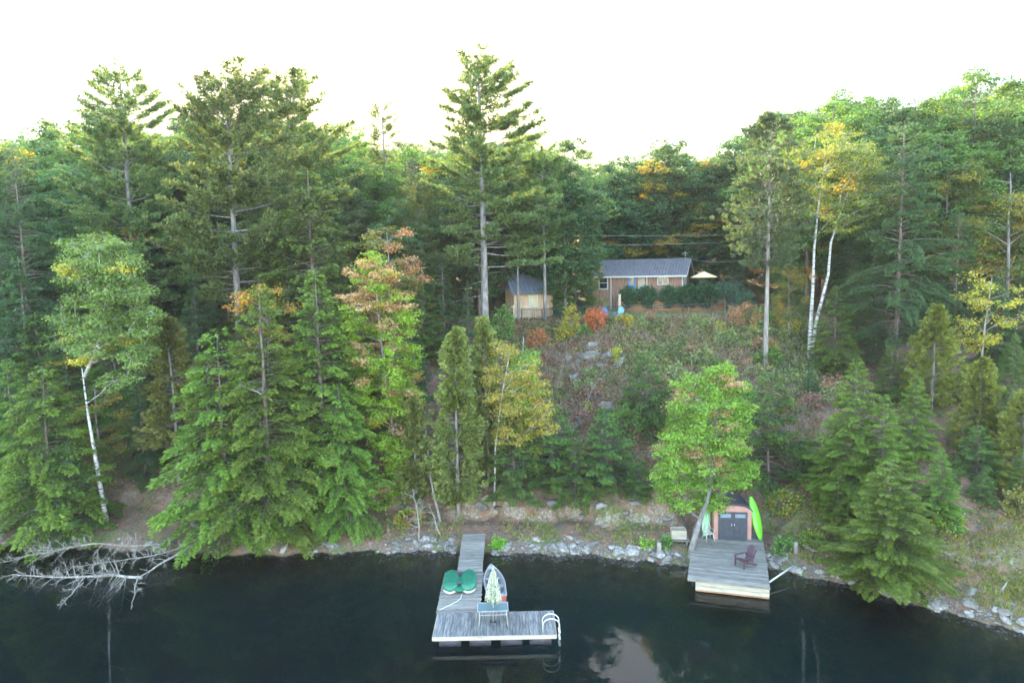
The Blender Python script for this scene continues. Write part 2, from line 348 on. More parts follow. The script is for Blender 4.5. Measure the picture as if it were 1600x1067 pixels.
# ------------------------------------------------------------------ tree generators (numpy); each returns (trunk mesh, crown mesh, height)
def A(*c): return np.array(c, float)
def palette(rng, n, cols, w=None, jit=.16):
    cols = np.asarray(cols, float); i = rng.choice(len(cols), n, p=w)
    return cols[i] * (1 + rng.normal(0, jit, (n, 1))).clip(.5, 1.6) * (1 + rng.normal(0, .06, (n, 3)))
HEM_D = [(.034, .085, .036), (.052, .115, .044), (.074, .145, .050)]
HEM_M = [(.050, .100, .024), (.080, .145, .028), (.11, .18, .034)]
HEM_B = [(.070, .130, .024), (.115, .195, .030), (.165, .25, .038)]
PINE = [(.055, .11, .042), (.085, .145, .050), (.12, .175, .056), (.155, .19, .06)]
CEDAR = [(.085, .115, .030), (.125, .155, .038), (.165, .185, .045), (.20, .20, .055)]
CEDAR_D = [(.045, .075, .038), (.065, .10, .046), (.09, .125, .052)]
LEAF_D = [(.036, .090, .036), (.055, .125, .044), (.075, .155, .050)]
LEAF_G = [(.058, .13, .034), (.088, .18, .040), (.12, .22, .046)]
MAPLE = [(.115, .23, .030), (.155, .29, .036), (.20, .33, .044), (.25, .36, .055)]
YELLOW = [(.32, .28, .035), (.42, .34, .05), (.25, .26, .04), (.46, .28, .05)]
ORANGE = [(.46, .17, .035), (.52, .23, .05), (.40, .11, .04), (.50, .32, .10)]
PINK = [(.44, .22, .13), (.50, .32, .17), (.38, .28, .12)]

def trunk_line(rng, H, wob=.12, lean=(0, 0), n=12):
    t = np.linspace(0, 1, n)
    x = np.cumsum(rng.normal(0, wob, n)) * .5; y = np.cumsum(rng.normal(0, wob, n)) * .5
    x -= x[0]; y -= y[0]
    return np.c_[x * t + lean[0] * H * t, y * t + lean[1] * H * t, t * H]
def on_line(L, z):
    return np.array([np.interp(z, L[:, 2], L[:, 0]), np.interp(z, L[:, 2], L[:, 1]), z])

def gen_hemlock(name, seed, H, R, cb, cols, bark, dens=9.0, shape=.85, droop=.32, lift=.25, leaf=(.19, .082), cover=1.05, lean=(0, 0), r0=None, stubs=0):
    rng = np.random.default_rng(seed); T = Solid(); LV = Leaves()
    ln_ = trunk_line(rng, H, .06, lean); r0 = r0 or .013 * H
    ln_[0, 2] = -.5
    T.tube(ln_, np.linspace(r0, .012, len(ln_)), 8)
    n = int((H - cb) * dens)
    for i in range(n):
        t = ((i + rng.random()) / n); z = cb + t * (H - cb) * .995
        prof = (1 - t) ** shape * min(1.0, .62 + t * 2.2)
        ln = R * prof * (.62 + .5 * rng.random()) + .16
        if rng.random() < .06: ln *= 1.22
        az = i * 2.39996 + rng.normal(0, .5); out = A(math.cos(az), math.sin(az), 0); side = A(-math.sin(az), math.cos(az), 0)
        el = lift * (.3 + 1.6 * t) + rng.normal(0, .17); dr = droop * (1.25 - t * .6) * rng.uniform(.6, 1.5)
        st = on_line(ln_, z)
        cur = lambda s: st + out * (s * ln)[:, None] + A(0, 0, 1) * ((el * s - dr * s * s) * ln)[:, None]
        if ln > .7: T.tube(cur(np.linspace(0, .92, 4)), np.linspace(.012 + .011 * ln, .006, 4), 4, False)
        ns = max(4, int(ln / .17)); wid = lambda s: ln * .27 * np.minimum(1.25 * (1.06 - s), s * 2.2 + .12) + .09
        area = ln * (ln * .25 + .16)
        M = int(cover * 1.25 * area / (leaf[0] * leaf[1] * .5)) + 8
        s0 = np.sqrt(rng.uniform(.02, 1, M)); s = np.minimum(np.round(s0 * ns) / ns, 1.0) + rng.normal(0, .01, M)
        sg = rng.choice([-1.0, 1.0], M); q = rng.random(M) ** .8
        tw = out[None] * .62 + side[None] * (sg * .78)[:, None]
        tl = wid(s)
        P = cur(s) + tw * (tl * q)[:, None] + A(0, 0, -1) * (tl * q * q * .55)[:, None] + rng.normal(0, 1, (M, 3)) * A(.03, .03, .055)
        U = tw * .9 + out[None] * .35 + rng.normal(0, .30, (M, 3)) + A(0, 0, -.45)[None] * q[:, None] * 1.2
        NR = A(0, 0, 1)[None] + out[None] * .35 + rng.normal(0, .48, (M, 3))
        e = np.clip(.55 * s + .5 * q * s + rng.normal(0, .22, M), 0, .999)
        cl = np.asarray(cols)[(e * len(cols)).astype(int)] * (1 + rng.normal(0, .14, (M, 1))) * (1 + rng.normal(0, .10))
        LV.add(P, U, NR, leaf[0] * rng.uniform(.7, 1.25, M), leaf[1] * rng.uniform(.75, 1.2, M), cl)
    for _ in range(stubs):
        z = rng.uniform(H * .12, cb + .25 * (H - cb)); az = rng.uniform(0, 6.28); l = rng.uniform(.6, 2.2); st = on_line(ln_, z)
        o = A(math.cos(az), math.sin(az), 0); q = np.linspace(0, 1, 4)
        T.tube(st + o * (q * l)[:, None] + A(0, 0, 1) * (l * (.15 * q - .3 * q * q))[:, None], np.linspace(.03, .006, 4), 4, False)
    return T.mesh(name + '_trunk', bark, True), LV.mesh(name + '_crown'), H

def gen_pine(name, seed, H, R, cb, bark=BARK_GREY, cols=PINE, whorl=.85, prof_top=.5, dead=10, dens=1.0, lean=(0, 0), nl=8, minlen=.75):
    rng = np.random.default_rng(seed); T = Solid(); LV = Leaves()
    ln_ = trunk_line(rng, H, .05, lean); ln_[0, 2] = -.5
    T.tube(ln_, np.linspace(.0145 * H, .045, len(ln_)) * 1.0, 9)
    z = cb; asym = rng.uniform(0, 6.28)
    while z < H - .3:
        t = (z - cb) / (H - cb); nb = rng.integers(4, 7)
        a0 = rng.uniform(0, 6.28)
        for b in range(nb):
            if rng.random() < .13: continue
            az = a0 + b * 6.283 / nb + rng.normal(0, .3); out = A(math.cos(az), math.sin(az), 0); side = A(-math.sin(az), math.cos(az), 0)
            pr = min(1, .75 + t) * (1 - t) ** prof_top
            ln = R * pr * rng.uniform(.42, 1.12) * (1 + .25 * math.cos(az - asym)) + minlen * (.6 + rng.random() * .6)
            el = .02 + .8 * t ** 1.2 + rng.normal(0, .16); up = .24 + rng.normal(0, .10)
            st = on_line(ln_, min(z + rng.normal(0, .12), H - .2))
            cur = lambda s: st + out * (s * ln)[:, None] + A(0, 0, 1) * ((el * s - .12 * s + up * s * s) * ln)[:, None] * .8
            T.tube(cur(np.linspace(0, 1, 5)), np.linspace(.010 + .009 * ln, .006, 5), 5, False)
            nsb = max(4, int(ln * 6.2 * dens))
            for _ in range(nsb):
                s = rng.uniform(.15, 1.0) ** .75; sg = rng.choice([-1, 1]); p0 = cur(np.array([s]))[0]
                sl = (.28 + .30 * ln * (1.1 - s)) * rng.uniform(.6, 1.2)
                d = unit(out * rng.uniform(.5, 1.1) + side * sg * rng.uniform(.2, 1.0) + A(0, 0, rng.uniform(-.05, .35)))
                k = max(2, int(sl / .15))
                tq = np.linspace(.25, 1, k); TP = p0 + d * (sl * tq)[:, None] + A(0, 0, 1) * (.18 * sl * tq * tq)[:, None] + rng.normal(0, .03, (k, 3))
                P = np.repeat(TP, nl, 0); M = len(P)
                U = d[None] * .65 + rng.normal(0, .62, (M, 3)) + A(0, 0, .30)
                cl = palette(rng, M, cols, jit=.15) * (1 + rng.normal(0, .09))
                LV.add(P, U, rng.normal(0, 1, (M, 3)) + A(0, 0, .8), rng.uniform(.22, .37, M), rng.uniform(.055, .09, M), cl)
        z += whorl * rng.uniform(.55, 1.35) * (1 - .35 * t)
    for _ in range(dead):
        zz = rng.uniform(cb * .35, cb + .22 * (H - cb)); az = rng.uniform(0, 6.28); l = rng.uniform(.5, 3.2); st = on_line(ln_, zz)
        o = A(math.cos(az), math.sin(az), 0); q = np.linspace(0, 1, 5); c = rng.uniform(-.25, .25)
        T.tube(st + o * (q * l)[:, None] + A(0, 0, 1) * (l * (c * q - .15 * q * q))[:, None], np.linspace(.032, .006, 5), 5, False)
    return T.mesh(name + '_trunk', bark, True), LV.mesh(name + '_crown'), H

def gen_cedar(name, seed, H, R, cb, cols=CEDAR, bark=BARK_CEDAR, sprays=900, shape=.7, lean=(0, 0), leaf=(.17, .075), per=30, gap=.0, r0=None):
    rng = np.random.default_rng(seed); T = Solid(); LV = Leaves()
    ln_ = trunk_line(rng, H, .07, lean); ln_[0, 2] = -.4
    T.tube(ln_, np.linspace(r0 or .012 * H, .012, len(ln_)), 7)
    lt = rng.random(sprays // 9) ** 1.12; la = rng.uniform(0, 6.28, sprays // 9); lr = rng.uniform(.55, 1.3, sprays // 9)
    for i in range(sprays):
        j = int(rng.integers(len(lt))); t = float(np.clip(lt[j] + rng.normal(0, .035), 0, .995)); z = cb + t * (H - cb)
        rr = (R * (1 - t) ** shape * min(1, .45 + 2.5 * t) + .12) * lr[j] * rng.uniform(.85, 1.1)
        az = la[j] + rng.normal(0, .38)
        if gap and math.sin(az * 2 + z * 1.3) + math.sin(z * 2.9 + az) > 2 - gap * 2: continue
        f = rng.uniform(.25, 1.0) ** .55
        out = A(math.cos(az), math.sin(az), 0); st = on_line(ln_, z)
        up = rng.uniform(.15, .5); p0 = st + out * rr * f + A(0, 0, 1) * (up * rr * f - .25 * rr * f * f)
        if i % 5 == 0 and rr > .4: T.tube(np.array([st, st + out * rr * f * .5 + A(0, 0, up * rr * f * .35), p0]), [.022, .014, .005], 4, False)
        d = unit(out * .9 + A(0, 0, rng.uniform(-.15, .75)) + rng.normal(0, .25, 3)); pn = unit(np.cross(d, A(0, 0, 1)) * rng.choice([-1, 1]) + rng.normal(0, .35, 3))
        e = unit(np.cross(pn, d)); sz = rng.uniform(.30, .52) * (.7 + .12 * min(H, 12) / 4)
        q = rng.random(per); w = rng.uniform(-1, 1, per) * (.25 + .5 * q) * (1.15 - q)
        P = p0 + d * (sz * (q - .4))[:, None] + e * (w * sz)[:, None] + rng.normal(0, .03, (per, 3))
        U = d[None] + e[None] * (w * 1.3)[:, None] + rng.normal(0, .25, (per, 3)) + A(0, 0, -.15)
        cl = palette(rng, per, cols, jit=.14) * (1 + rng.normal(0, .13))
        LV.add(P, U, pn[None] + rng.normal(0, .45, (per, 3)), leaf[0] * rng.uniform(.7, 1.2, per), leaf[1] * rng.uniform(.7, 1.3, per), cl)
    return T.mesh(name + '_trunk', bark, True), LV.mesh(name + '_crown'), H

def gen_broad(name, seed, H, R, cb, cols, bark, K=70, rc=(.75, 1.35), per=400, leaf=.185, autumn=None, line=None, centres=None, flat=.5, r0=None, spread=1.0, shell=.5, top=.75, extra_lines=(), lean=(0, 0), twig=.20, cone=False):
    """autumn: function(centre, rng) -> palette or None"""
    rng = np.random.default_rng(seed); T = Solid(); LV = Leaves()
    if line is None: line = trunk_line(rng, H * .93, .13, lean)
    line = np.asarray(line, float); line[0, 2] -= .4
    r0 = r0 or .0125 * H
    T.tube(line, np.linspace(r0, .025, len(line)), 8)
    lines = [line]
    for el, er in extra_lines:
        el = np.asarray(el, float); T.tube(el, np.linspace(er, .02, len(el)), 7); lines.append(el)
    if centres is None:
        centres = []; g_ = 0
        while len(centres) < K and g_ < 9000:
            g_ += 1
            p = rng.uniform(-1, 1, 3)
            if cone:
                t = (p[2] + 1) / 2; rad = (1 - t) ** .75 * min(1, .5 + 2 * t) + .05; m = math.hypot(p[0], p[1])
                if m > rad or m < rad * .35 * shell: continue
            else:
                m = np.linalg.norm(p)
                if m > 1 or m < shell * rng.random() ** .3: continue
            zc = cb + (H - cb) * (p[2] + 1) / 2
            c = np.array([p[0] * R, p[1] * R, zc]) + np.r_[on_line(line, min(zc, line[-1, 2]))[:2], 0]
            if any(np.linalg.norm((c - o) * A(1, 1, 1.6)) < .78 * rc[0] for o in centres): continue
            centres.append(c)
    nodes = []
    for l in lines:
        zz = np.linspace(l[0, 2] + (.22 if l is line else 0) * (l[-1, 2] - l[0, 2]), l[-1, 2] - .05, 16)
        nodes += [(on_line(l, z), 0.0) for z in zz]
    cen = [np.asarray(c, float) for c in centres]
    base = np.array([n_[0] for n_ in nodes])
    cen.sort(key=lambda c: np.min(np.linalg.norm(base - c, axis=1)))
    NP = [n_[0] for n_ in nodes]; ND = [0.0] * len(NP)
    for c in cen:
        rad = rng.uniform(*rc)
        q_ = np.array(NP); dv = c - q_; dist = np.linalg.norm(dv, axis=1)
        cost = dist + .35 * np.array(ND) + np.maximum(0, .35 * dist - dv[:, 2]) * 1.3
        j = int(np.argmin(cost)); st = q_[j]; hd = dist[j]
        mid = st * .5 + c * .5 + A(0, 0, .08 * hd) + rng.normal(0, .10 + .04 * hd, 3)
        q = np.linspace(0, 1, 5)[:, None]; cv = (1 - q) ** 2 * st + 2 * q * (1 - q) * mid + q * q * c
        rb = max(.010, (.014 + .014 * hd) * (1 if ND[j] == 0 else .62))
        T.tube(cv, np.linspace(rb, .007, 5), 5, False)
        NP += [cv[2], cv[3], c]; ND += [ND[j] + hd * .5, ND[j] + hd * .75, ND[j] + hd]
        nt_ = max(5, int(per / 26)); d = unit(rng.normal(0, 1, (nt_, 3)))
        tp = c + d * (rad * rng.uniform(.35, 1.0, (nt_, 1)) ** .6) * A(1, 1, flat)
        for k in range(0, nt_, 3): T.tube(np.array([c, (c + tp[k]) / 2 + A(0, 0, .04), tp[k]]), [.012, .009, .004], 3, False)
        P = np.repeat(tp, 26, 0); M = len(P); P = P + rng.normal(0, 1, (M, 3)) * A(twig, twig, twig * .42)
        pal = cols
        if autumn is not None:
            a = autumn(c, rng)
            if a is not None: pal = a
        cl = palette(rng, M, pal, jit=.17) * (1 + rng.normal(0, .12))
        NR = A(0, 0, 1)[None] * .8 + unit(P - c) * .45 + rng.normal(0, .42, (M, 3))
        U = unit(P - c + A(0, 0, -.1)) * .7 + rng.normal(0, .6, (M, 3)) * A(1, 1, .45) + A(0, 0, -.25)
        LV.add(P, U, NR, leaf * rng.uniform(.7, 1.25, M), leaf * rng.uniform(.6, .95, M), cl)
    return T.mesh(name + '_trunk', bark, True), LV.mesh(name + '_crown'), H

def gen_bush(name, seed, rx, rz, cols, n=160, per=24, leaf=(.15, .05), conif=True, lump=.12, stems=6, z0=None):
    rng = np.random.default_rng(seed); T = Solid(); LV = Leaves(); zc = rz * .95 if z0 is None else z0
    for k in range(stems):
        a = rng.uniform(0, 6.28); e = A(math.cos(a) * rx * .5, math.sin(a) * rx * .5, zc + rz * .4)
        T.tube(np.array([A(0, 0, -.25), e * .5 + rng.normal(0, .04, 3), e]), [.03, .02, .006], 4, False)
    d = unit(rng.normal(0, 1, (n, 3))); lum = 1 + lump * np.sin(d[:, 0] * 5 + 1) * np.sin(d[:, 1] * 6) + lump * np.sin(d[:, 2] * 7 + d[:, 0] * 4)
    f = rng.uniform(.35, 1, n) ** .45
    C = d * (f * lum)[:, None] * A(rx, rx, rz) + A(0, 0, zc); C[:, 2] = np.maximum(C[:, 2], .06)
    for i in range(n):
        P = C[i] + rng.normal(0, .09 if conif else .13, (per, 3)); U = d[i] + rng.normal(0, .55, (per, 3)) + A(0, 0, .35 if conif else -.1)
        cl = palette(rng, per, cols, jit=.16) * (1 + rng.normal(0, .12))
        LV.add(P, U, rng.normal(0, 1, (per, 3)) + d[i], leaf[0] * rng.uniform(.7, 1.3, per), leaf[1] * rng.uniform(.7, 1.3, per), cl)
    return T.mesh(name + '_trunk', BARK_BROWN, True), LV.mesh(name + '_crown'), rz + zc

# ------------------------------------------------------------------ prototypes
def some(p, pal): return lambda c, rng: pal if rng.random() < p else None
P = {}
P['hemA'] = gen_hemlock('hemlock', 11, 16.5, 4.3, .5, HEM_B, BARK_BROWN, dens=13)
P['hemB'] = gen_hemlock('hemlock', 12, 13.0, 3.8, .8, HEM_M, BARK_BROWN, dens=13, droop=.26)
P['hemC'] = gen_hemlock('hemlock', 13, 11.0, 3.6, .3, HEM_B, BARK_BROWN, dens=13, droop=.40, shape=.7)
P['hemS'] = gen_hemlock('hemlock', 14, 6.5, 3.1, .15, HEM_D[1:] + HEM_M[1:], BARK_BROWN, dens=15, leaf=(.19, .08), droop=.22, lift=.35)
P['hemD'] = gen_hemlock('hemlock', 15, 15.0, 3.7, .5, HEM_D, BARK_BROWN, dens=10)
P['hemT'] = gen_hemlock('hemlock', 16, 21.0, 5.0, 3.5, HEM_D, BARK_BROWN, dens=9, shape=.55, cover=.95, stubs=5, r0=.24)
P['pinA'] = gen_pine('pine', 21, 22.0, 5.6, 4.2, dead=7)
P['pinB'] = gen_pine('pine', 22, 21.0, 5.4, 7.4, dead=12, whorl=.8)
P['pinC'] = gen_pine('pine', 23, 20.0, 5.0, 5.0, dead=6, whorl=.85, prof_top=.4)
P['pinE'] = gen_pine('pine', 25, 22.0, 5.4, 6.6, dead=7, whorl=.8)
P['pinH'] = gen_pine('pine', 26, 18.0, 4.0, 8.5, dead=5, whorl=.8)
P['pinT'] = gen_pine('pine', 24, 20.0, 1.2, 11.0, dead=4, whorl=.9, dens=.7)
P['cedA'] = gen_cedar('cedar', 31, 11.0, 1.9, .9, sprays=1150, gap=.18, leaf=(.19, .085))
P['cedB'] = gen_cedar('cedar', 32, 9.0, 1.6, 1.4, sprays=800, gap=.3, leaf=(.19, .085))
P['cedY'] = gen_cedar('cedar', 33, 9.5, 2.1, .5, sprays=1000, leaf=(.19, .085), cols=[(.12, .15, .03), (.16, .19, .04), (.20, .21, .045)])
P['cedT'] = gen_cedar('cedar', 34, 22.0, 3.9, 9.0, cols=CEDAR_D, sprays=1500, shape=.42, gap=.25, leaf=(.21, .09), bark=BARK_CEDAR, r0=.26)
P['brA'] = gen_broad('broadleaf', 41, 16.0, 4.4, 2.2, LEAF_D, BARK_BROWN, K=115)
P['brB'] = gen_broad('broadleaf', 42, 17.0, 4.6, 2.5, LEAF_G, BARK_BROWN, K=115, autumn=some(.02, ORANGE))
P['brC'] = gen_broad('broadleaf', 43, 15.0, 4.3, 2.0, LEAF_D, BARK_BROWN, K=110, autumn=some(.22, YELLOW))
P['brY'] = gen_broad('broadleaf', 44, 11.0, 3.0, 2.0, [(.10, .16, .03), (.16, .19, .035), (.07, .13, .03)], BARK_GREY, K=70, rc=(.5, .9), per=210, leaf=.13, autumn=some(.30, YELLOW))

# ------------------------------------------------------------------ planting
def plant(kind, name, x, y, H, label, group=None, wide=1.0, rz=0.0, lean=(0, 0), sink=.0, cat='tree', trunk='trunk', crown='crown'):
    tm, cm, h0 = P[kind] if isinstance(kind, str) else kind
    e = empty(name, (x, y, gz(x, y) - sink)); k = H / h0
    e.rotation_euler = (-lean[1], lean[0], rz) if (lean[0] or lean[1]) else (0, 0, rz)
    e.scale = (k * wide, k * wide, k)
    link(trunk, tm, e); link(crown, cm, e)
    return tag(e, label, cat, group)
def plant_px(kind, name, px, py, y, label, group=None, **kw):
    """a tree standing at distance y whose top was measured at (px, py)"""
    p = at(px, py, y); return plant(kind, name, p.x, y, max(1.0, p.z - gz(p.x, y)), label, group, **kw)

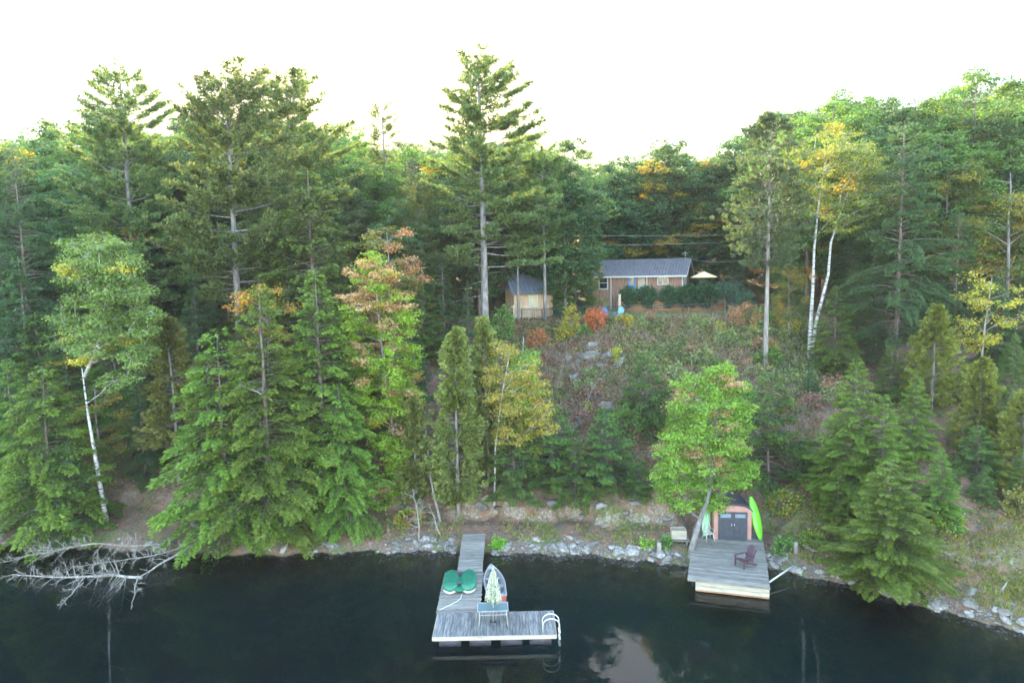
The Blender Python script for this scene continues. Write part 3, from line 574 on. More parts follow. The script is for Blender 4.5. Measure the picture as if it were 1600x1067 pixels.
TREES = [
 # kind, name, px, py, distance, width, turn, label
 ('pinA', 'pine_tree', 186, 112, 57, 1.0, 0.4, 'tall pine with layered plates rising behind the white birch stub'),
 ('pinB', 'pine_tree', 350, 126, 52, 1.0, 2.2, 'tall pine with long bare grey trunk and dead side branches'),
 ('pinC', 'pine_tree', 447, 136, 60, 1.1, 1.0, 'broad topped pine standing next to the pine with the long bare trunk'),
 ('pinT', 'pine_tree', 598, 168, 74, 1.0, 0.0, 'thin sparse pine spire poking above the broadleaf canopy'),
 ('pinE', 'pine_tree', 748, 100, 57, 1.12, 3.6, 'tallest pine of all with thick grey trunk beside the small cabin'),
 ('pinC', 'pine_tree', 655, 282, 60, .82, 4.4, 'short pine with tufted plates between the tallest pine and the orange tipped maple'),
 ('pinH', 'pine_tree', 848, 235, 61, .8, 5.0, 'slim pine whose bare trunk crosses the small cabin wall'),
 ('pinH', 'pine_tree', 806, 285, 61.5, .7, 2.0, 'slender pine with its trunk by the cabin gable'),
 ('hemT', 'hemlock_tree', 18, 225, 54, .9, 0.2, 'dark sparse conifer with grey trunk at the far end of the wood past the birch'),
 ('hemB', 'hemlock_tree', 481, 262, 50, 1.3, 1.1, 'tall pale green hemlock spire rising behind the shore hemlocks'),
 ('hemA', 'hemlock_tree', 402, 442, 40.4, 1.2, 0.3, 'big bright green hemlock hanging over the water beside the fallen dead tree'),
 ('hemA', 'hemlock_tree', 492, 420, 42.6, 1.2, 2.4, 'big bright green hemlock next to the yellow green maple'),
 ('hemC', 'hemlock_tree', 338, 515, 41.2, 1.2, 4.0, 'bright hemlock with bleached dead limbs on its crown'),
 ('hemC', 'hemlock_tree', 530, 600, 41.3, .95, 1.3, 'low hemlock beneath the yellow green maple'),
 ('hemC', 'hemlock_tree', 62, 572, 42.2, 1.25, 5.3, 'green hemlock above the fallen dead tree, left of the white birch'),
 ('hemA', 'hemlock_tree', 8, 560, 44.5, 1.1, .9, 'green hemlock furthest along the shore past the fallen dead tree'),
 ('hemS', 'hemlock_tree', 102, 690, 41.9, 1.0, 3.0, 'small hemlock at the foot of the leaning white birch'),
 ('hemD', 'hemlock_tree', 215, 585, 47, 1.05, .5, 'dark hemlock behind the leaning white birch'),
 ('hemD', 'hemlock_tree', 95, 470, 50, 1.0, 1.9, 'dark hemlock behind the birch crown'),
 ('hemD', 'hemlock_tree', 30, 400, 51, 1.1, 2.9, 'dark hemlock below the sparse grey trunked conifer'),
 ('hemD', 'hemlock_tree', 690, 395, 57, 1.05, 3.3, 'dark hemlock beside the trunk of the tallest pine'),
 ('hemD', 'hemlock_tree', 640, 470, 53, .95, 4.3, 'dark hemlock behind the orange tipped maple'),
 ('hemD', 'hemlock_tree', 300, 430, 53, 1.0, 5.3, 'dark hemlock at the foot of the bare trunked pine'),
 ('hemD', 'hemlock_tree', 730, 440, 55, .8, .7, 'dark hemlock behind the cedars at the dock'),
 ('cedB', 'cedar_tree', 262, 500, 46, 1.2, .2, 'olive cedar with thin grey trunk behind the bright hemlocks'),
 ('cedB', 'cedar_tree', 318, 560, 45, 1.2, 2.2, 'olive cedar with a dead white top'),
 ('cedA', 'cedar_tree', 708, 515, 42.3, 1.0, 1.0, 'tall olive cedar column standing at the gangway'),
 ('cedA', 'cedar_tree', 757, 498, 44.0, .85, 3.0, 'olive cedar column behind the cedar at the gangway'),
 ('cedB', 'cedar_tree', 645, 620, 42.6, .9, 4.0, 'small olive cedar with a leaning bare trunk'),
 ('hemS', 'hemlock_tree', 803, 665, 42.9, 1.15, .4, 'dark bushy young hemlock beneath the yellow birch'),
 ('hemS', 'hemlock_tree', 862, 632, 44.2, 1.2, 1.4, 'dark young hemlock between the yellow birch and its bushy neighbour'),
 ('hemS', 'hemlock_tree', 946, 645, 43.4, 1.25, 2.4, 'dark feathery young hemlock in the middle of the bank foot'),
 ('hemS', 'hemlock_tree', 897, 682, 42.6, 1.15, 3.4, 'smallest dark hemlock at the pale rock ledge'),
 ('hemS', 'hemlock_tree', 1000, 715, 41.9, 1.1, 4.4, 'low dark hemlock next to the maple by the shed'),
 ('hemS', 'hemlock_tree', 1203, 582, 42.5, 1.05, 5.4, 'dark blue green hemlock rising behind the garden shed'),
 ('hemS', 'hemlock_tree', 1010, 552, 48.0, 1.0, .9, 'light young hemlock in the brambles behind the maple'),
 ('hemA', 'hemlock_tree', 1338, 560, 38.6, 1.35, .2, 'bright conical hemlock on the bank right of the deck'),
 ('hemA', 'hemlock_tree', 1432, 585, 39.5, 1.4, 1.2, 'green hemlock behind the bright conical hemlock'),
 ('hemA', 'hemlock_tree', 1392, 722, 33.2, 2.2, 2.2, 'low bright hemlock spreading over the water by the rock point'),
 ('hemA', 'hemlock_tree', 1310, 725, 37.4, 1.25, 5.2, 'low bright hemlock between the deck pole and the rock point'),
 ('hemB', 'hemlock_tree', 1500, 640, 42.0, 1.2, 2.9, 'mid green hemlock beside the cedar with the short leaning trunk'),
 ('hemB', 'hemlock_tree', 1600, 700, 36.5, 1.2, .9, 'mid green hemlock at the very edge of the rock point'),
 ('hemS', 'hemlock_tree', 1265, 700, 41.5, .9, .9, 'small hemlock between the shed and the bright conical hemlock'),
 ('brC', 'maple_tree', 1015, 238, 83, 1.15, 4.9, 'maple with golden leaves above the middle of the cottage roof'),
 ('brA', 'maple_tree', 945, 258, 79, 1.05, .2, 'dark maple above the cottage roof end nearest the cabin'),
 ('brC', 'maple_tree', 1080, 240, 84, 1.15, 5.9, 'maple with golden leaves above the roof antenna'),
 ('hemD', 'hemlock_tree', 950, 335, 92, 1.2, .9, 'dark hemlock under the sunlit gap behind the cottage'),
 ('hemD', 'hemlock_tree', 975, 345, 96, 1.2, 1.9, 'dark hemlock beyond the sunlit gap behind the cottage'),
 ('hemA', 'hemlock_tree', 1300, 655, 39.0, 1.25, 3.9, 'bright hemlock at the foot of the bare patch behind the deck pole'),
 ('hemA', 'hemlock_tree', 1382, 615, 37.0, 1.4, 4.9, 'bright hemlock in the middle of the bank right of the deck'),
 ('hemA', 'hemlock_tree', 1470, 700, 35.6, 1.4, 5.9, 'bright hemlock nearest the driftwood on the rock point'),
 ('hemB', 'hemlock_tree', 1512, 560, 46.0, 1.2, 1.9, 'mid green hemlock above the bare patch behind the rock point cedars'),
 ('hemB', 'hemlock_tree', 1560, 650, 40.2, 1.2, 2.7, 'mid green hemlock between the two rock point cedars'),
 ('hemS', 'hemlock_tree', 1545, 715, 40.0, 1.1, 1.9, 'small bushy hemlock on the bare soil of the rock point'),
 ('hemS', 'hemlock_tree', 1490, 770, 37.4, 1.1, 2.7, 'small bushy hemlock at the grassy edge of the rock point'),
 ('cedY', 'cedar_tree', 1462, 478, 45.5, 1.35, 1.4, 'yellow green cedar beside the bare grey trunk on the slope'),
 ('cedY', 'cedar_tree', 1535, 560, 41.0, 1.35, 2.4, 'olive cedar with a short leaning bare trunk on the rock point'),
 ('cedY', 'cedar_tree', 1604, 610, 38.0, 1.35, 3.4, 'olive cedar at the edge of the rock point'),
 ('hemB', 'hemlock_tree', 1585, 520, 43.5, .9, 4.1, 'green hemlock behind the rock point cedars'),
 ('cedT', 'cedar_tree', 1203, 180, 52.5, 1.0, .3, 'tall dark cedar with long bare grey trunk right of the lawn'),
 ('hemT', 'hemlock_tree', 1414, 188, 50, 1.0, 1.2, 'tall dark hemlock with grey trunk standing behind the double birch'),
 ('hemT', 'hemlock_tree', 1500, 330, 54, .95, 2.8, 'dark hemlock beside the tall grey trunked hemlock'),
 ('hemD', 'hemlock_tree', 1330, 420, 58, 1.05, .8, 'dark hemlock behind the double birch trunks'),
 ('hemD', 'hemlock_tree', 1375, 460, 55, .9, 1.8, 'dark hemlock between the double birch and the grey trunk'),
 ('hemD', 'hemlock_tree', 1255, 440, 60, .9, 2.8, 'dark hemlock between the tall cedar and the double birch'),
 ('hemD', 'hemlock_tree', 1560, 420, 50, 1.0, 3.8, 'dark hemlock behind the yellow leaved birch'),
 ('brB', 'maple_tree', 1530, 118, 66, 1.15, .6, 'large green maple crown highest over the right hand wood'),
 ('brB', 'maple_tree', 1300, 150, 68, 1.0, 2.6, 'broad green maple behind the double birch'),
 ('brA', 'maple_tree', 1400, 160, 70, 1.0, 3.6, 'broad dark maple behind the tall grey trunked hemlock'),
 ('brY', 'young_maple_tree', 1585, 250, 56, 1.2, 1.1, 'yellowing maple behind the rock point at the wood edge'),
 ('brY', 'young_maple_tree', 1235, 400, 56, .8, 2.1, 'yellowing young maple between the tall cedar trunk and the birch'),
 ('brY', 'young_maple_tree', 1480, 240, 60, 1.0, 4.1, 'yellowing maple below the large green maple crown'),
 ('brA', 'maple_tree', 880, 222, 64, .95, .9, 'round green maple crown between the small cabin and the cottage'),
 ('brA', 'maple_tree', 840, 240, 67, .95, 1.9, 'green maple behind the small cabin'),
 ('hemD', 'hemlock_tree', 898, 372, 66, .95, .4, 'dark hemlock between the small cabin and the cottage'),
 ('hemB', 'hemlock_tree', 918, 400, 66.5, .7, 1.4, 'green hemlock touching the end of the cottage roof'),
 ('hemS', 'hemlock_tree', 880, 430, 64, .8, 2.4, 'small hemlock on the lawn by the small cabin corner'),
 ('brY', 'young_maple_tree', 922, 352, 68.5, .6, 3.0, 'orange tinged young maple leaning over the cottage roof end'),
 ('brC', 'maple_tree', 1045, 222, 80, 1.2, .3, 'tall maple with golden leaves straight behind the cottage'),
 ('brC', 'maple_tree', 985, 255, 80.5, 1.15, 1.3, 'maple with golden leaves in the sunlit gap behind the cottage'),
 ('brC', 'maple_tree', 1110, 238, 81, 1.15, 2.3, 'maple with golden leaves behind the yellow patio umbrella'),
 ('brA', 'maple_tree', 1150, 240, 78, 1.05, 3.3, 'dark maple at the right end of the cottage clearing'),
 ('hemD', 'hemlock_tree', 985, 345, 82, 1.0, 4.3, 'dark hemlock behind the cottage roof end nearest the cabin'),
 ('hemD', 'hemlock_tree', 1030, 330, 83, 1.0, 5.1, 'dark hemlock behind the middle of the cottage roof'),
 ('hemD', 'hemlock_tree', 1080, 330, 81, 1.0, 5.9, 'dark hemlock behind the roof antenna'),
 ('hemD', 'hemlock_tree', 1125, 350, 79, .9, .4, 'dark hemlock behind the patio umbrella'),
 ('hemD', 'hemlock_tree', 1165, 350, 74, .8, 1.4, 'dark hemlock right of the patio umbrella'),
]
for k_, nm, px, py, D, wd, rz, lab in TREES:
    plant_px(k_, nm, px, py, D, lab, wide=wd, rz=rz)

# wood behind: skyline measured along the picture, several ranks deep
_rng = np.random.default_rng(77)
SKX = [-250, 0, 60, 100, 200, 300, 420, 520, 560, 640, 700, 760, 830, 900, 950, 985, 1030, 1060, 1150, 1180, 1250, 1330, 1440, 1480, 1600, 1850]
SKY_ = [215, 218, 212, 186, 190, 182, 180, 190, 222, 218, 212, 205, 205, 215, 240, 265, 228, 222, 240, 185, 158, 150, 160, 128, 135, 150]
MARKS = [(-60, 'past the fallen dead tree'), (110, 'behind the pine with layered plates'), (250, 'between the two tall pines'), (350, 'behind the bare trunked pine'), (450, 'behind the broad topped pine'),
         (540, 'left of the thin pine spire'), (600, 'under the thin pine spire'), (680, 'beside the tallest pine'), (760, 'behind the tallest pine'), (850, 'behind the small cabin'), (940, 'beside the sunlit gap'),
         (1010, 'behind the cottage roof'), (1090, 'behind the patio umbrella'), (1200, 'behind the tall dark cedar'), (1290, 'behind the double birch'), (1400, 'behind the grey trunked hemlock'), (1490, 'behind the yellow green cedar'), (1580, 'behind the rock point'), (1720, 'past the rock point')]
def mark(px): return min(MARKS, key=lambda m: abs(m[0] - px))[1]
RANK = {63: 'at the wood front', 71: 'in the wood', 82: 'deep in the wood', 97: 'at the wood back', 115: 'far in the wood'}
LOOK = [('brA', 'dark green broadleaf tree'), ('brB', 'mid green broadleaf tree'), ('brC', 'yellow flecked broadleaf tree')]
for D, step, drop in ((63, 92, 85), (71, 80, 32), (82, 76, 12), (97, 80, 6), (115, 90, 10)):
    px = -180 + _rng.uniform(0, 40)
    while px < 1800:
        mid = 880 < px < 1180
        if not (mid and D < 90) and not (770 < px < 900 and D < 70):
            i = int(_rng.choice(3, p=[.5, .35, .15])); y = D + _rng.uniform(-3, 3); kd, lk = LOOK[i]
            plant_px(kd, 'broadleaf_tree', px, float(np.interp(px, SKX, SKY_)) + drop * _rng.uniform(.2, 1.3) + 4, y, lk + ' ' + RANK[D] + ' ' + mark(px), 'broadleaf trees in the wood behind', wide=_rng.uniform(1.0, 1.25), rz=_rng.uniform(0, 6.28))
        px += step * _rng.uniform(.75, 1.25)
for D0, step in ((59, 88), (68, 92), (78, 85), (91, 66), (106, 62), (122, 58)):
    px = -170.0
    while px < 1800:
        if not (760 < px < 1190 and D0 < 75) and not (900 < px < 1190 and D0 < 75) and not (690 < px < 1230 and D0 < 60):
            plant_px('hemD', 'hemlock_tree', px + _rng.uniform(-25, 25), _rng.uniform(325, 400), D0 + _rng.uniform(-2.5, 2.5) + (4 if 860 < px < 1230 and D0 < 85 else 0), 'shaded hemlock %s of the understorey %s' % ({59: 'at the front', 68: 'in the middle', 78: 'in the depth', 91: 'at the back', 106: 'in the last row', 122: 'at the far end'}[D0], mark(px)), 'dark hemlocks of the understorey', wide=1.25, rz=_rng.uniform(0, 6.28))
        px += step * _rng.uniform(.75, 1.25)

for px, y, h_, kd, nm, lab in ((1528, 38.6, 3.4, 'hemS', 'hemlock_tree', 'low hemlock on the bare soil above the driftwood'), (1555, 40.6, 4.2, 'hemS', 'hemlock_tree', 'bushy hemlock between the rock point cedars and the driftwood'), (1502, 40.4, 3.0, 'brY', 'young_maple_tree', 'yellowing sapling on the bare soil of the rock point'),
                               (1585, 37.0, 2.6, 'brY', 'young_maple_tree', 'yellowing sapling at the outer edge of the rock point'), (1540, 36.4, 1.8, 'hemS', 'hemlock_tree', 'knee high hemlock in the grass of the rock point')):
    x = at(px, 700, y).x; plant(kd, nm, x, y, h_, lab, wide=1.15, rz=px)
# lower storey on the slope itself
for D0, step, lo, hi in ((47, 92, 560, 640), (51, 80, 480, 560), (55, 84, 420, 490)):
    px = -120.0
    while px < 1760:
        if px < 690 or px > 1245:
            kd = ['hemD', 'hemB', 'hemD', 'brY'][int(_rng.integers(4))]; up = -35 if px > 1245 else 0
            lk = {'hemD': 'dark hemlock', 'hemB': 'mid green hemlock', 'brY': 'yellowing young broadleaf'}[kd]
            plant_px(kd, 'young_broadleaf_tree' if kd == 'brY' else 'hemlock_tree', px + _rng.uniform(-25, 25), _rng.uniform(lo, hi) + up, D0 + _rng.uniform(-1.5, 1.5), lk + ' %s %s' % ({47: 'low on the wooded slope', 51: 'halfway up the wooded slope', 55: 'high on the wooded slope'}[D0], mark(px)), 'young trees on the wooded slope', wide=1.25, rz=_rng.uniform(0, 6.28))
        px += step * _rng.uniform(.8, 1.2)

# ------------------------------------------------------------------ trees with a form of their own
def own(kind, name, x, y, label, **kw):
    return plant(kind, name, x, y, kind[2], label, **kw)
def path(points, y0, yy=None):
    """picture positions -> local line above the base at points[0]; yy gives distances"""
    yy = yy or [y0] * len(points)
    w = [at(px, py, y) for (px, py), y in zip(points, yy)]
    b = Vector((w[0].x, y0, gz(w[0].x, y0)))
    pts = np.array([(v - b)[:] for v in w]); pts[0, 2] = 0
    return b, pts
# maple by the shed, leaning trunk
def hero_maple():
    b, ln = path([(1075, 862), (1090, 822), (1104, 785), (1113, 740), (1117, 680), (1122, 620), (1128, 585)], 37.0, [37.0, 37.4, 37.9, 38.3, 38.5, 38.5, 38.5])
    rng = np.random.default_rng(8); cs = []
    prof = [(585, 1112, 1150, 14), (610, 1085, 1160, 22), (640, 1050, 1168, 30), (670, 1042, 1172, 32), (700, 1020, 1172, 34), (730, 1018, 1176, 36), (755, 1030, 1165, 32), (785, 1030, 1130, 18), (640, 1048, 1082, 5), (600, 1060, 1090, 6)]
    for py, xa, xb, n in prof:
        for _ in range(n):
            px = rng.uniform(xa, xb); half = (xb - xa) / 2 / 28.5; u = (px - (xa + xb) / 2) / ((xb - xa) / 2)
            dy = rng.uniform(-1, 1) * half * math.sqrt(max(0, 1 - u * u)) * .95
            w = at(px, py + rng.uniform(-14, 14), 38.4 + dy); cs.append((w - b)[:])
    k = gen_broad('maple', 9, 11, 3, 2, MAPLE, BARK_GREY, centres=cs, rc=(.38, .66), per=182, leaf=.125, line=ln, r0=.19, twig=.15, flat=.55,
                  autumn=lambda c, r: PINK if r.random() < .10 and c[2] > 4 else None)
    own(k, 'maple_tree', b.x, 37.0, 'bright green maple with leaning trunk shading the garden shed')
hero_maple()
def tall_maple():
    b, ln = path([(632, 790), (618, 700), (603, 600), (592, 500), (584, 410)], 43.6)
    rng = np.random.default_rng(18); cs = []
    for py, xa, xb, n in [(405, 570, 600, 6), (440, 548, 615, 14), (475, 538, 630, 18), (510, 540, 640, 20), (545, 545, 650, 22), (580, 548, 660, 24), (615, 560, 650, 22), (650, 575, 650, 20), (685, 590, 655, 18), (720, 600, 655, 14), (755, 600, 645, 12), (780, 600, 640, 6)]:
        for _ in range(n):
            px = rng.uniform(xa, xb); half = (xb - xa) / 2 / 24.5; u = (px - (xa + xb) / 2) / ((xb - xa) / 2)
            w = at(px, py + rng.uniform(-16, 16), 43.6 + rng.uniform(-1, 1) * half * math.sqrt(max(0, 1 - u * u))); cs.append((w - b)[:])
    def au(c, r):
        if c[2] > 12.2 and r.random() < .42: return PINK
        if c[0] > .9 and 5.5 < c[2] < 11 and r.random() < .4: return ORANGE
        return PINK if r.random() < .10 else YELLOW if r.random() < .08 else None
    k = gen_broad('maple', 19, 15, 2, 2, [(.15, .26, .024), (.20, .31, .03), (.26, .34, .04)], BARK_GREY, centres=cs, rc=(.42, .78), per=208, leaf=.15, line=ln, r0=.14, twig=.16, autumn=au)
    own(k, 'maple_tree', b.x, 43.6, 'yellow green maple with pink and orange tips beside the shore hemlocks')
tall_maple()
k_ = gen_broad('maple', 29, 14, 2.0, 4.5, [(.16, .17, .04), (.22, .20, .06), (.11, .16, .035)], BARK_GREY, K=75, rc=(.45, .85), per=182, leaf=.14, autumn=some(.35, PINK + ORANGE[:1]))
plant_px(k_, 'maple_tree', 605, 338, 49, 'orange and pink tinged maple behind the yellow green maple')
k_ = gen_broad('maple', 30, 8, 1.7, .8, MAPLE[:3], BARK_GREY, K=60, rc=(.4, .75), per=160, leaf=.14, autumn=lambda c, r: ORANGE if c[0] > .7 and r.random() < .5 else None, cone=True)
plant_px(k_, 'maple_tree', 812, 512, 47.0, 'bright green young maple with orange tips above the yellow birch')
plant_px(k_, 'maple_tree', 1060, 600, 45.5, 'green young maple behind the maple by the shed', wide=.8, rz=2)
k_ = gen_broad('maple', 33, 12, 1.9, 7, [(.16, .19, .035), (.09, .16, .03)], BARK_GREY, K=26, rc=(.4, .8), per=120, leaf=.14, autumn=some(.7, ORANGE[:2] + YELLOW[:2]))
plant_px(k_, 'maple_tree', 412, 432, 45.5, 'orange leaved sapling top poking out above the shore hemlocks', wide=.9)
# birches
def birch_left():
    b, ln = path([(165, 782), (150, 720), (138, 650), (128, 575)], 42.5)
    _, l2 = path([(165, 782), (131, 590), (152, 545), (163, 490), (168, 455), (186, 425)], 42.5)
    _, l3 = path([(165, 782), (167, 462), (155, 425), (135, 402)], 42.5)
    ln2 = l2[1:]; ln3 = l3[1:]
    rng = np.random.default_rng(3); cs = []
    for py, xa, xb, n in [(388, 105, 180, 12), (410, 85, 215, 20), (435, 88, 215, 16), (465, 95, 225, 14), (495, 95, 240, 18), (525, 90, 240, 18), (550, 90, 165, 8), (555, 185, 245, 8), (600, 170, 200, 4)]:
        for _ in range(n):
            w = at(rng.uniform(xa, xb), py + rng.uniform(-12, 12), 42.5 + rng.uniform(-2.2, 2.2)); cs.append((w - b)[:])
    k = gen_broad('birch', 4, 16, 3, 2, [(.10, .165, .04), (.14, .20, .05), (.18, .22, .06)], BARK_BIRCH, centres=cs, rc=(.55, .95), per=260, leaf=.15, line=ln, r0=.17, twig=.2,
                  extra_lines=[(ln2, .12), (ln3, .08)], flat=.6, autumn=some(.05, YELLOW))
    own(k, 'birch_tree', b.x, 42.5, 'leaning white birch with a broken stub and pale leaves')
birch_left()
def birch_double():
    b, ln = path([(1264, 584), (1266, 520), (1270, 450), (1272, 390), (1279, 320), (1290, 250)], 53)
    _, l2 = path([(1264, 584), (1267, 555), (1276, 500), (1294, 430), (1298, 380), (1312, 338), (1335, 270)], 53)
    rng = np.random.default_rng(13); cs = []
    for py, xa, xb, n in [(215, 1270, 1330, 8), (240, 1240, 1375, 20), (270, 1232, 1395, 26), (300, 1235, 1400, 24), (325, 1260, 1380, 14), (350, 1295, 1345, 5)]:
        for _ in range(n):
            w = at(rng.uniform(xa, xb), py + rng.uniform(-14, 14), 53 + rng.uniform(-3, 3)); cs.append((w - b)[:])
    k = gen_broad('birch', 14, 19, 3, 9, [(.11, .17, .04), (.15, .21, .05), (.19, .23, .055)], BARK_BIRCH, centres=cs, rc=(.6, 1.0), per=234, leaf=.15, line=ln, r0=.19, twig=.22, extra_lines=[(l2[1:], .17)],
                  autumn=some(.08, YELLOW))
    own(k, 'birch_tree', b.x, 53, 'double trunked white birch with yellowing crown on the slope')
birch_double()
def birch_yellow():
    b, ln = path([(771, 752), (774, 700), (780, 650), (787, 600), (795, 560)], 42.9)
    rng = np.random.default_rng(23); cs = []
    for py, xa, xb, n in [(545, 770, 815, 8), (580, 755, 835, 16), (610, 758, 850, 20), (640, 765, 858, 22), (665, 775, 858, 18), (690, 770, 840, 9)]:
        for _ in range(n):
            w = at(rng.uniform(xa, xb), py + rng.uniform(-14, 14), 42.9 + rng.uniform(-1.4, 1.4)); cs.append((w - b)[:])
    k = gen_broad('birch', 24, 9, 2, 2, [(.28, .25, .04), (.36, .30, .05), (.18, .22, .04), (.42, .27, .06)], BARK_BIRCH, centres=cs, rc=(.4, .7), per=160, leaf=.12, line=ln, r0=.07, twig=.18)
    own(k, 'birch_tree', b.x, 42.9, 'slim yellow leaved birch above the young hemlocks')
birch_yellow()
k_ = gen_broad('birch', 26, 9, 2.3, 2.5, YELLOW + [(.14, .19, .04)], BARK_CEDAR, K=26, rc=(.4, .7), per=70, leaf=.15, twig=.24)
plant_px(k_, 'birch_tree', 1540, 420, 46.5, 'open branched sapling with sparse yellow leaves on the right slope')

# ================================================================== shore, stones, ground cover
def atz(px, py, z):
    d = _CR * ((px - 800) / FPX) - _CU * ((py - 533.5) / FPX) + _FW
    return Vector((0, 0, CAM_H)) + d * ((z - CAM_H) / d.z)
def ico():
    t = (1 + 5 ** .5) / 2
    v = [(-1, t, 0), (1, t, 0), (-1, -t, 0), (1, -t, 0), (0, -1, t), (0, 1, t), (0, -1, -t), (0, 1, -t), (t, 0, -1), (t, 0, 1), (-t, 0, -1), (-t, 0, 1)]
    f = [(0, 11, 5), (0, 5, 1), (0, 1, 7), (0, 7, 10), (0, 10, 11), (1, 5, 9), (5, 11, 4), (11, 10, 2), (10, 7, 6), (7, 1, 8), (3, 9, 4), (3, 4, 2), (3, 2, 6), (3, 6, 8), (3, 8, 9), (4, 9, 5), (2, 4, 11), (6, 2, 10), (8, 6, 7), (9, 8, 1)]
    v = [np.array(p) / np.linalg.norm(p) for p in v]; cache = {}; nf = []
    def m(a, b):
        k = (min(a, b), max(a, b))
        if k not in cache: p = v[a] + v[b]; v.append(p / np.linalg.norm(p)); cache[k] = len(v) - 1
        return cache[k]
    for a, b, c in f:
        x, y, z = m(a, b), m(b, c), m(c, a); nf += [(a, x, z), (b, y, x), (c, z, y), (x, y, z)]
    return np.array(v), nf
ICO_V, ICO_F = ico()
def rock_mesh(name, seed, mat, flat=.65, amp=.30, cuts=7):
    r = np.random.default_rng(seed); v = ICO_V.copy()
    for _ in range(cuts):
        n = unit(r.normal(0, 1, 3)); d = r.uniform(.45, .85); k = v @ n; v -= np.maximum(k - d, 0)[:, None] * n
    v = v * (1 + r.normal(0, amp * .18, (len(v), 1))) * A(r.uniform(.8, 1.3), r.uniform(.75, 1.1), flat * r.uniform(.8, 1.2))
    return Solid().raw(v, ICO_F).mesh(name, mat)
_r = np.random.default_rng(101)
ROCKS = [rock_mesh('stone', 200 + i, STONE) for i in range(9)]
SLABS = [rock_mesh('rock_slab', 300 + i, CLIFF, flat=.42) for i in range(5)]
SEG = [(-34, -20, .8), (-20, -8, 1.3), (-8, -3.4, 3.4), (-1.5, 9.5, 4.6), (13.4, 18, 4.2), (18, 24.5, 2.6)]
ln_s = np.array([(b - a) * w for a, b, w in SEG]); ln_s /= ln_s.sum()
for i in range(300):
    a, b, w = SEG[_r.choice(len(SEG), p=ln_s)]; x = _r.uniform(a, b)
    sz = float(np.clip(_r.lognormal(-1.85, .5), .07, .42)); y = float(shore(x)) + abs(_r.normal(0, .42)) - .05 + (.0 if sz < .3 else .1)
    link('stone', ROCKS[_r.integers(9)], GROUND, (x, y, gz(x, y) + sz * .12), (_r.normal(0, .25), _r.normal(0, .25), _r.uniform(0, 6.28)), (sz * 1.15, sz, sz))
for x, y, sz in [(20.3, 31.4, .5), (21.4, 30.8, .6), (22.4, 30.0, .55), (23.4, 29.6, .6), (21.8, 31.6, .5), (22.9, 30.6, .5), (16.6, 36.6, .7), (15.2, 37.0, .5), (4.2, 42.1, .5), (1.2, 42.6, .5), (-1.2, 42.9, .5), (6.8, 41.2, .5), (7.6, 41.8, .6), (-7.4, 43.4, .6), (-20.5, 42.4, .7), (9.4, 40.4, .5),
                 (2.6, 42.5, .8), (-2.2, 42.8, .7), (5.4, 41.7, .6), (24.4, 29.0, .6), (19.6, 32.3, .7)]:
    link('rock_slab', SLABS[_r.integers(5)], GROUND, (x, y, gz(x, y) - .05), (_r.normal(0, .2), _r.normal(0, .2), _r.uniform(0, 6.28)), (sz, sz * .8, sz * .8))
for px, py, y, sz in [(925, 555, 54.6, .7), (938, 565, 54.2, .8), (950, 550, 55, .5), (915, 535, 56, .6), (975, 545, 55, .5), (928, 545, 55.3, .9), (945, 575, 53.8, .7), (905, 550, 55, .8), (890, 600, 51.5, .6), (955, 535, 56, .6), (920, 590, 52.3, .6), (935, 525, 56.6, .5), (965, 585, 52.8, .5), (915, 610, 51, .6), (900, 570, 53.5, .4), (1300, 620, 50.5, .5), (1285, 590, 52.5, .4)]:
    x = at(px, py, y).x
    link('rock_slab', SLABS[_r.integers(5)], GROUND, (x, y, gz(x, y) + .02), (_r.normal(-.3, .2), _r.normal(0, .2), _r.uniform(0, 6.28)), (sz * .7, sz * .55, sz * .7))
OUT = [rock_mesh('outcrop', 350 + i, CLIFF, flat=.75) for i in range(4)]
for px, py, y, sz in [(912, 545, 55.4, 1.0), (930, 530, 56.4, .9), (948, 548, 55.2, 1.1), (900, 575, 53.4, .8), (925, 600, 51.8, .9), (945, 625, 50.2, .8), (905, 635, 49.6, .9), (970, 560, 54.4, .8), (890, 540, 55.6, .7)]:
    x = at(px, py, y).x
    link('outcrop', OUT[_r.integers(4)], GROUND, (x, y, gz(x, y) - .15), (_r.normal(.3, .2), _r.normal(0, .2), _r.uniform(0, 6.28)), (sz * 1.05, sz * .8, sz * .95))
# gravel between the stones: too small to count
def gravel():
    s = Solid(); r = np.random.default_rng(55); oct_v = np.array([(1, 0, 0), (0, 1, 0), (-1, 0, 0), (0, -1, 0), (0, 0, .7), (0, 0, -.7)]); oct_f = [(0, 1, 4), (1, 2, 4), (2, 3, 4), (3, 0, 4), (1, 0, 5), (2, 1, 5), (3, 2, 5), (0, 3, 5)]
    for _ in range(3800):
        a, b, w = SEG[r.choice(len(SEG), p=ln_s)]; x = r.uniform(a, b); y = float(shore(x)) + r.normal(.25, .42); z = gz(x, y)
        c = math.cos(r.uniform(0, 6.28)); q = r.uniform(.03, .085); sn = math.sqrt(1 - c * c)
        v = oct_v * (1 + r.normal(0, .25, (6, 1))) * q * A(r.uniform(.8, 1.5), 1, 1); v = np.c_[v[:, 0] * c - v[:, 1] * sn, v[:, 0] * sn + v[:, 1] * c, v[:, 2]]
        s.raw(v + A(x, y, z + q * .2), oct_f)
    tag(s.obj('gravel', STONE), 'loose grey gravel and cobbles along the waterline', kind='stuff')
gravel()
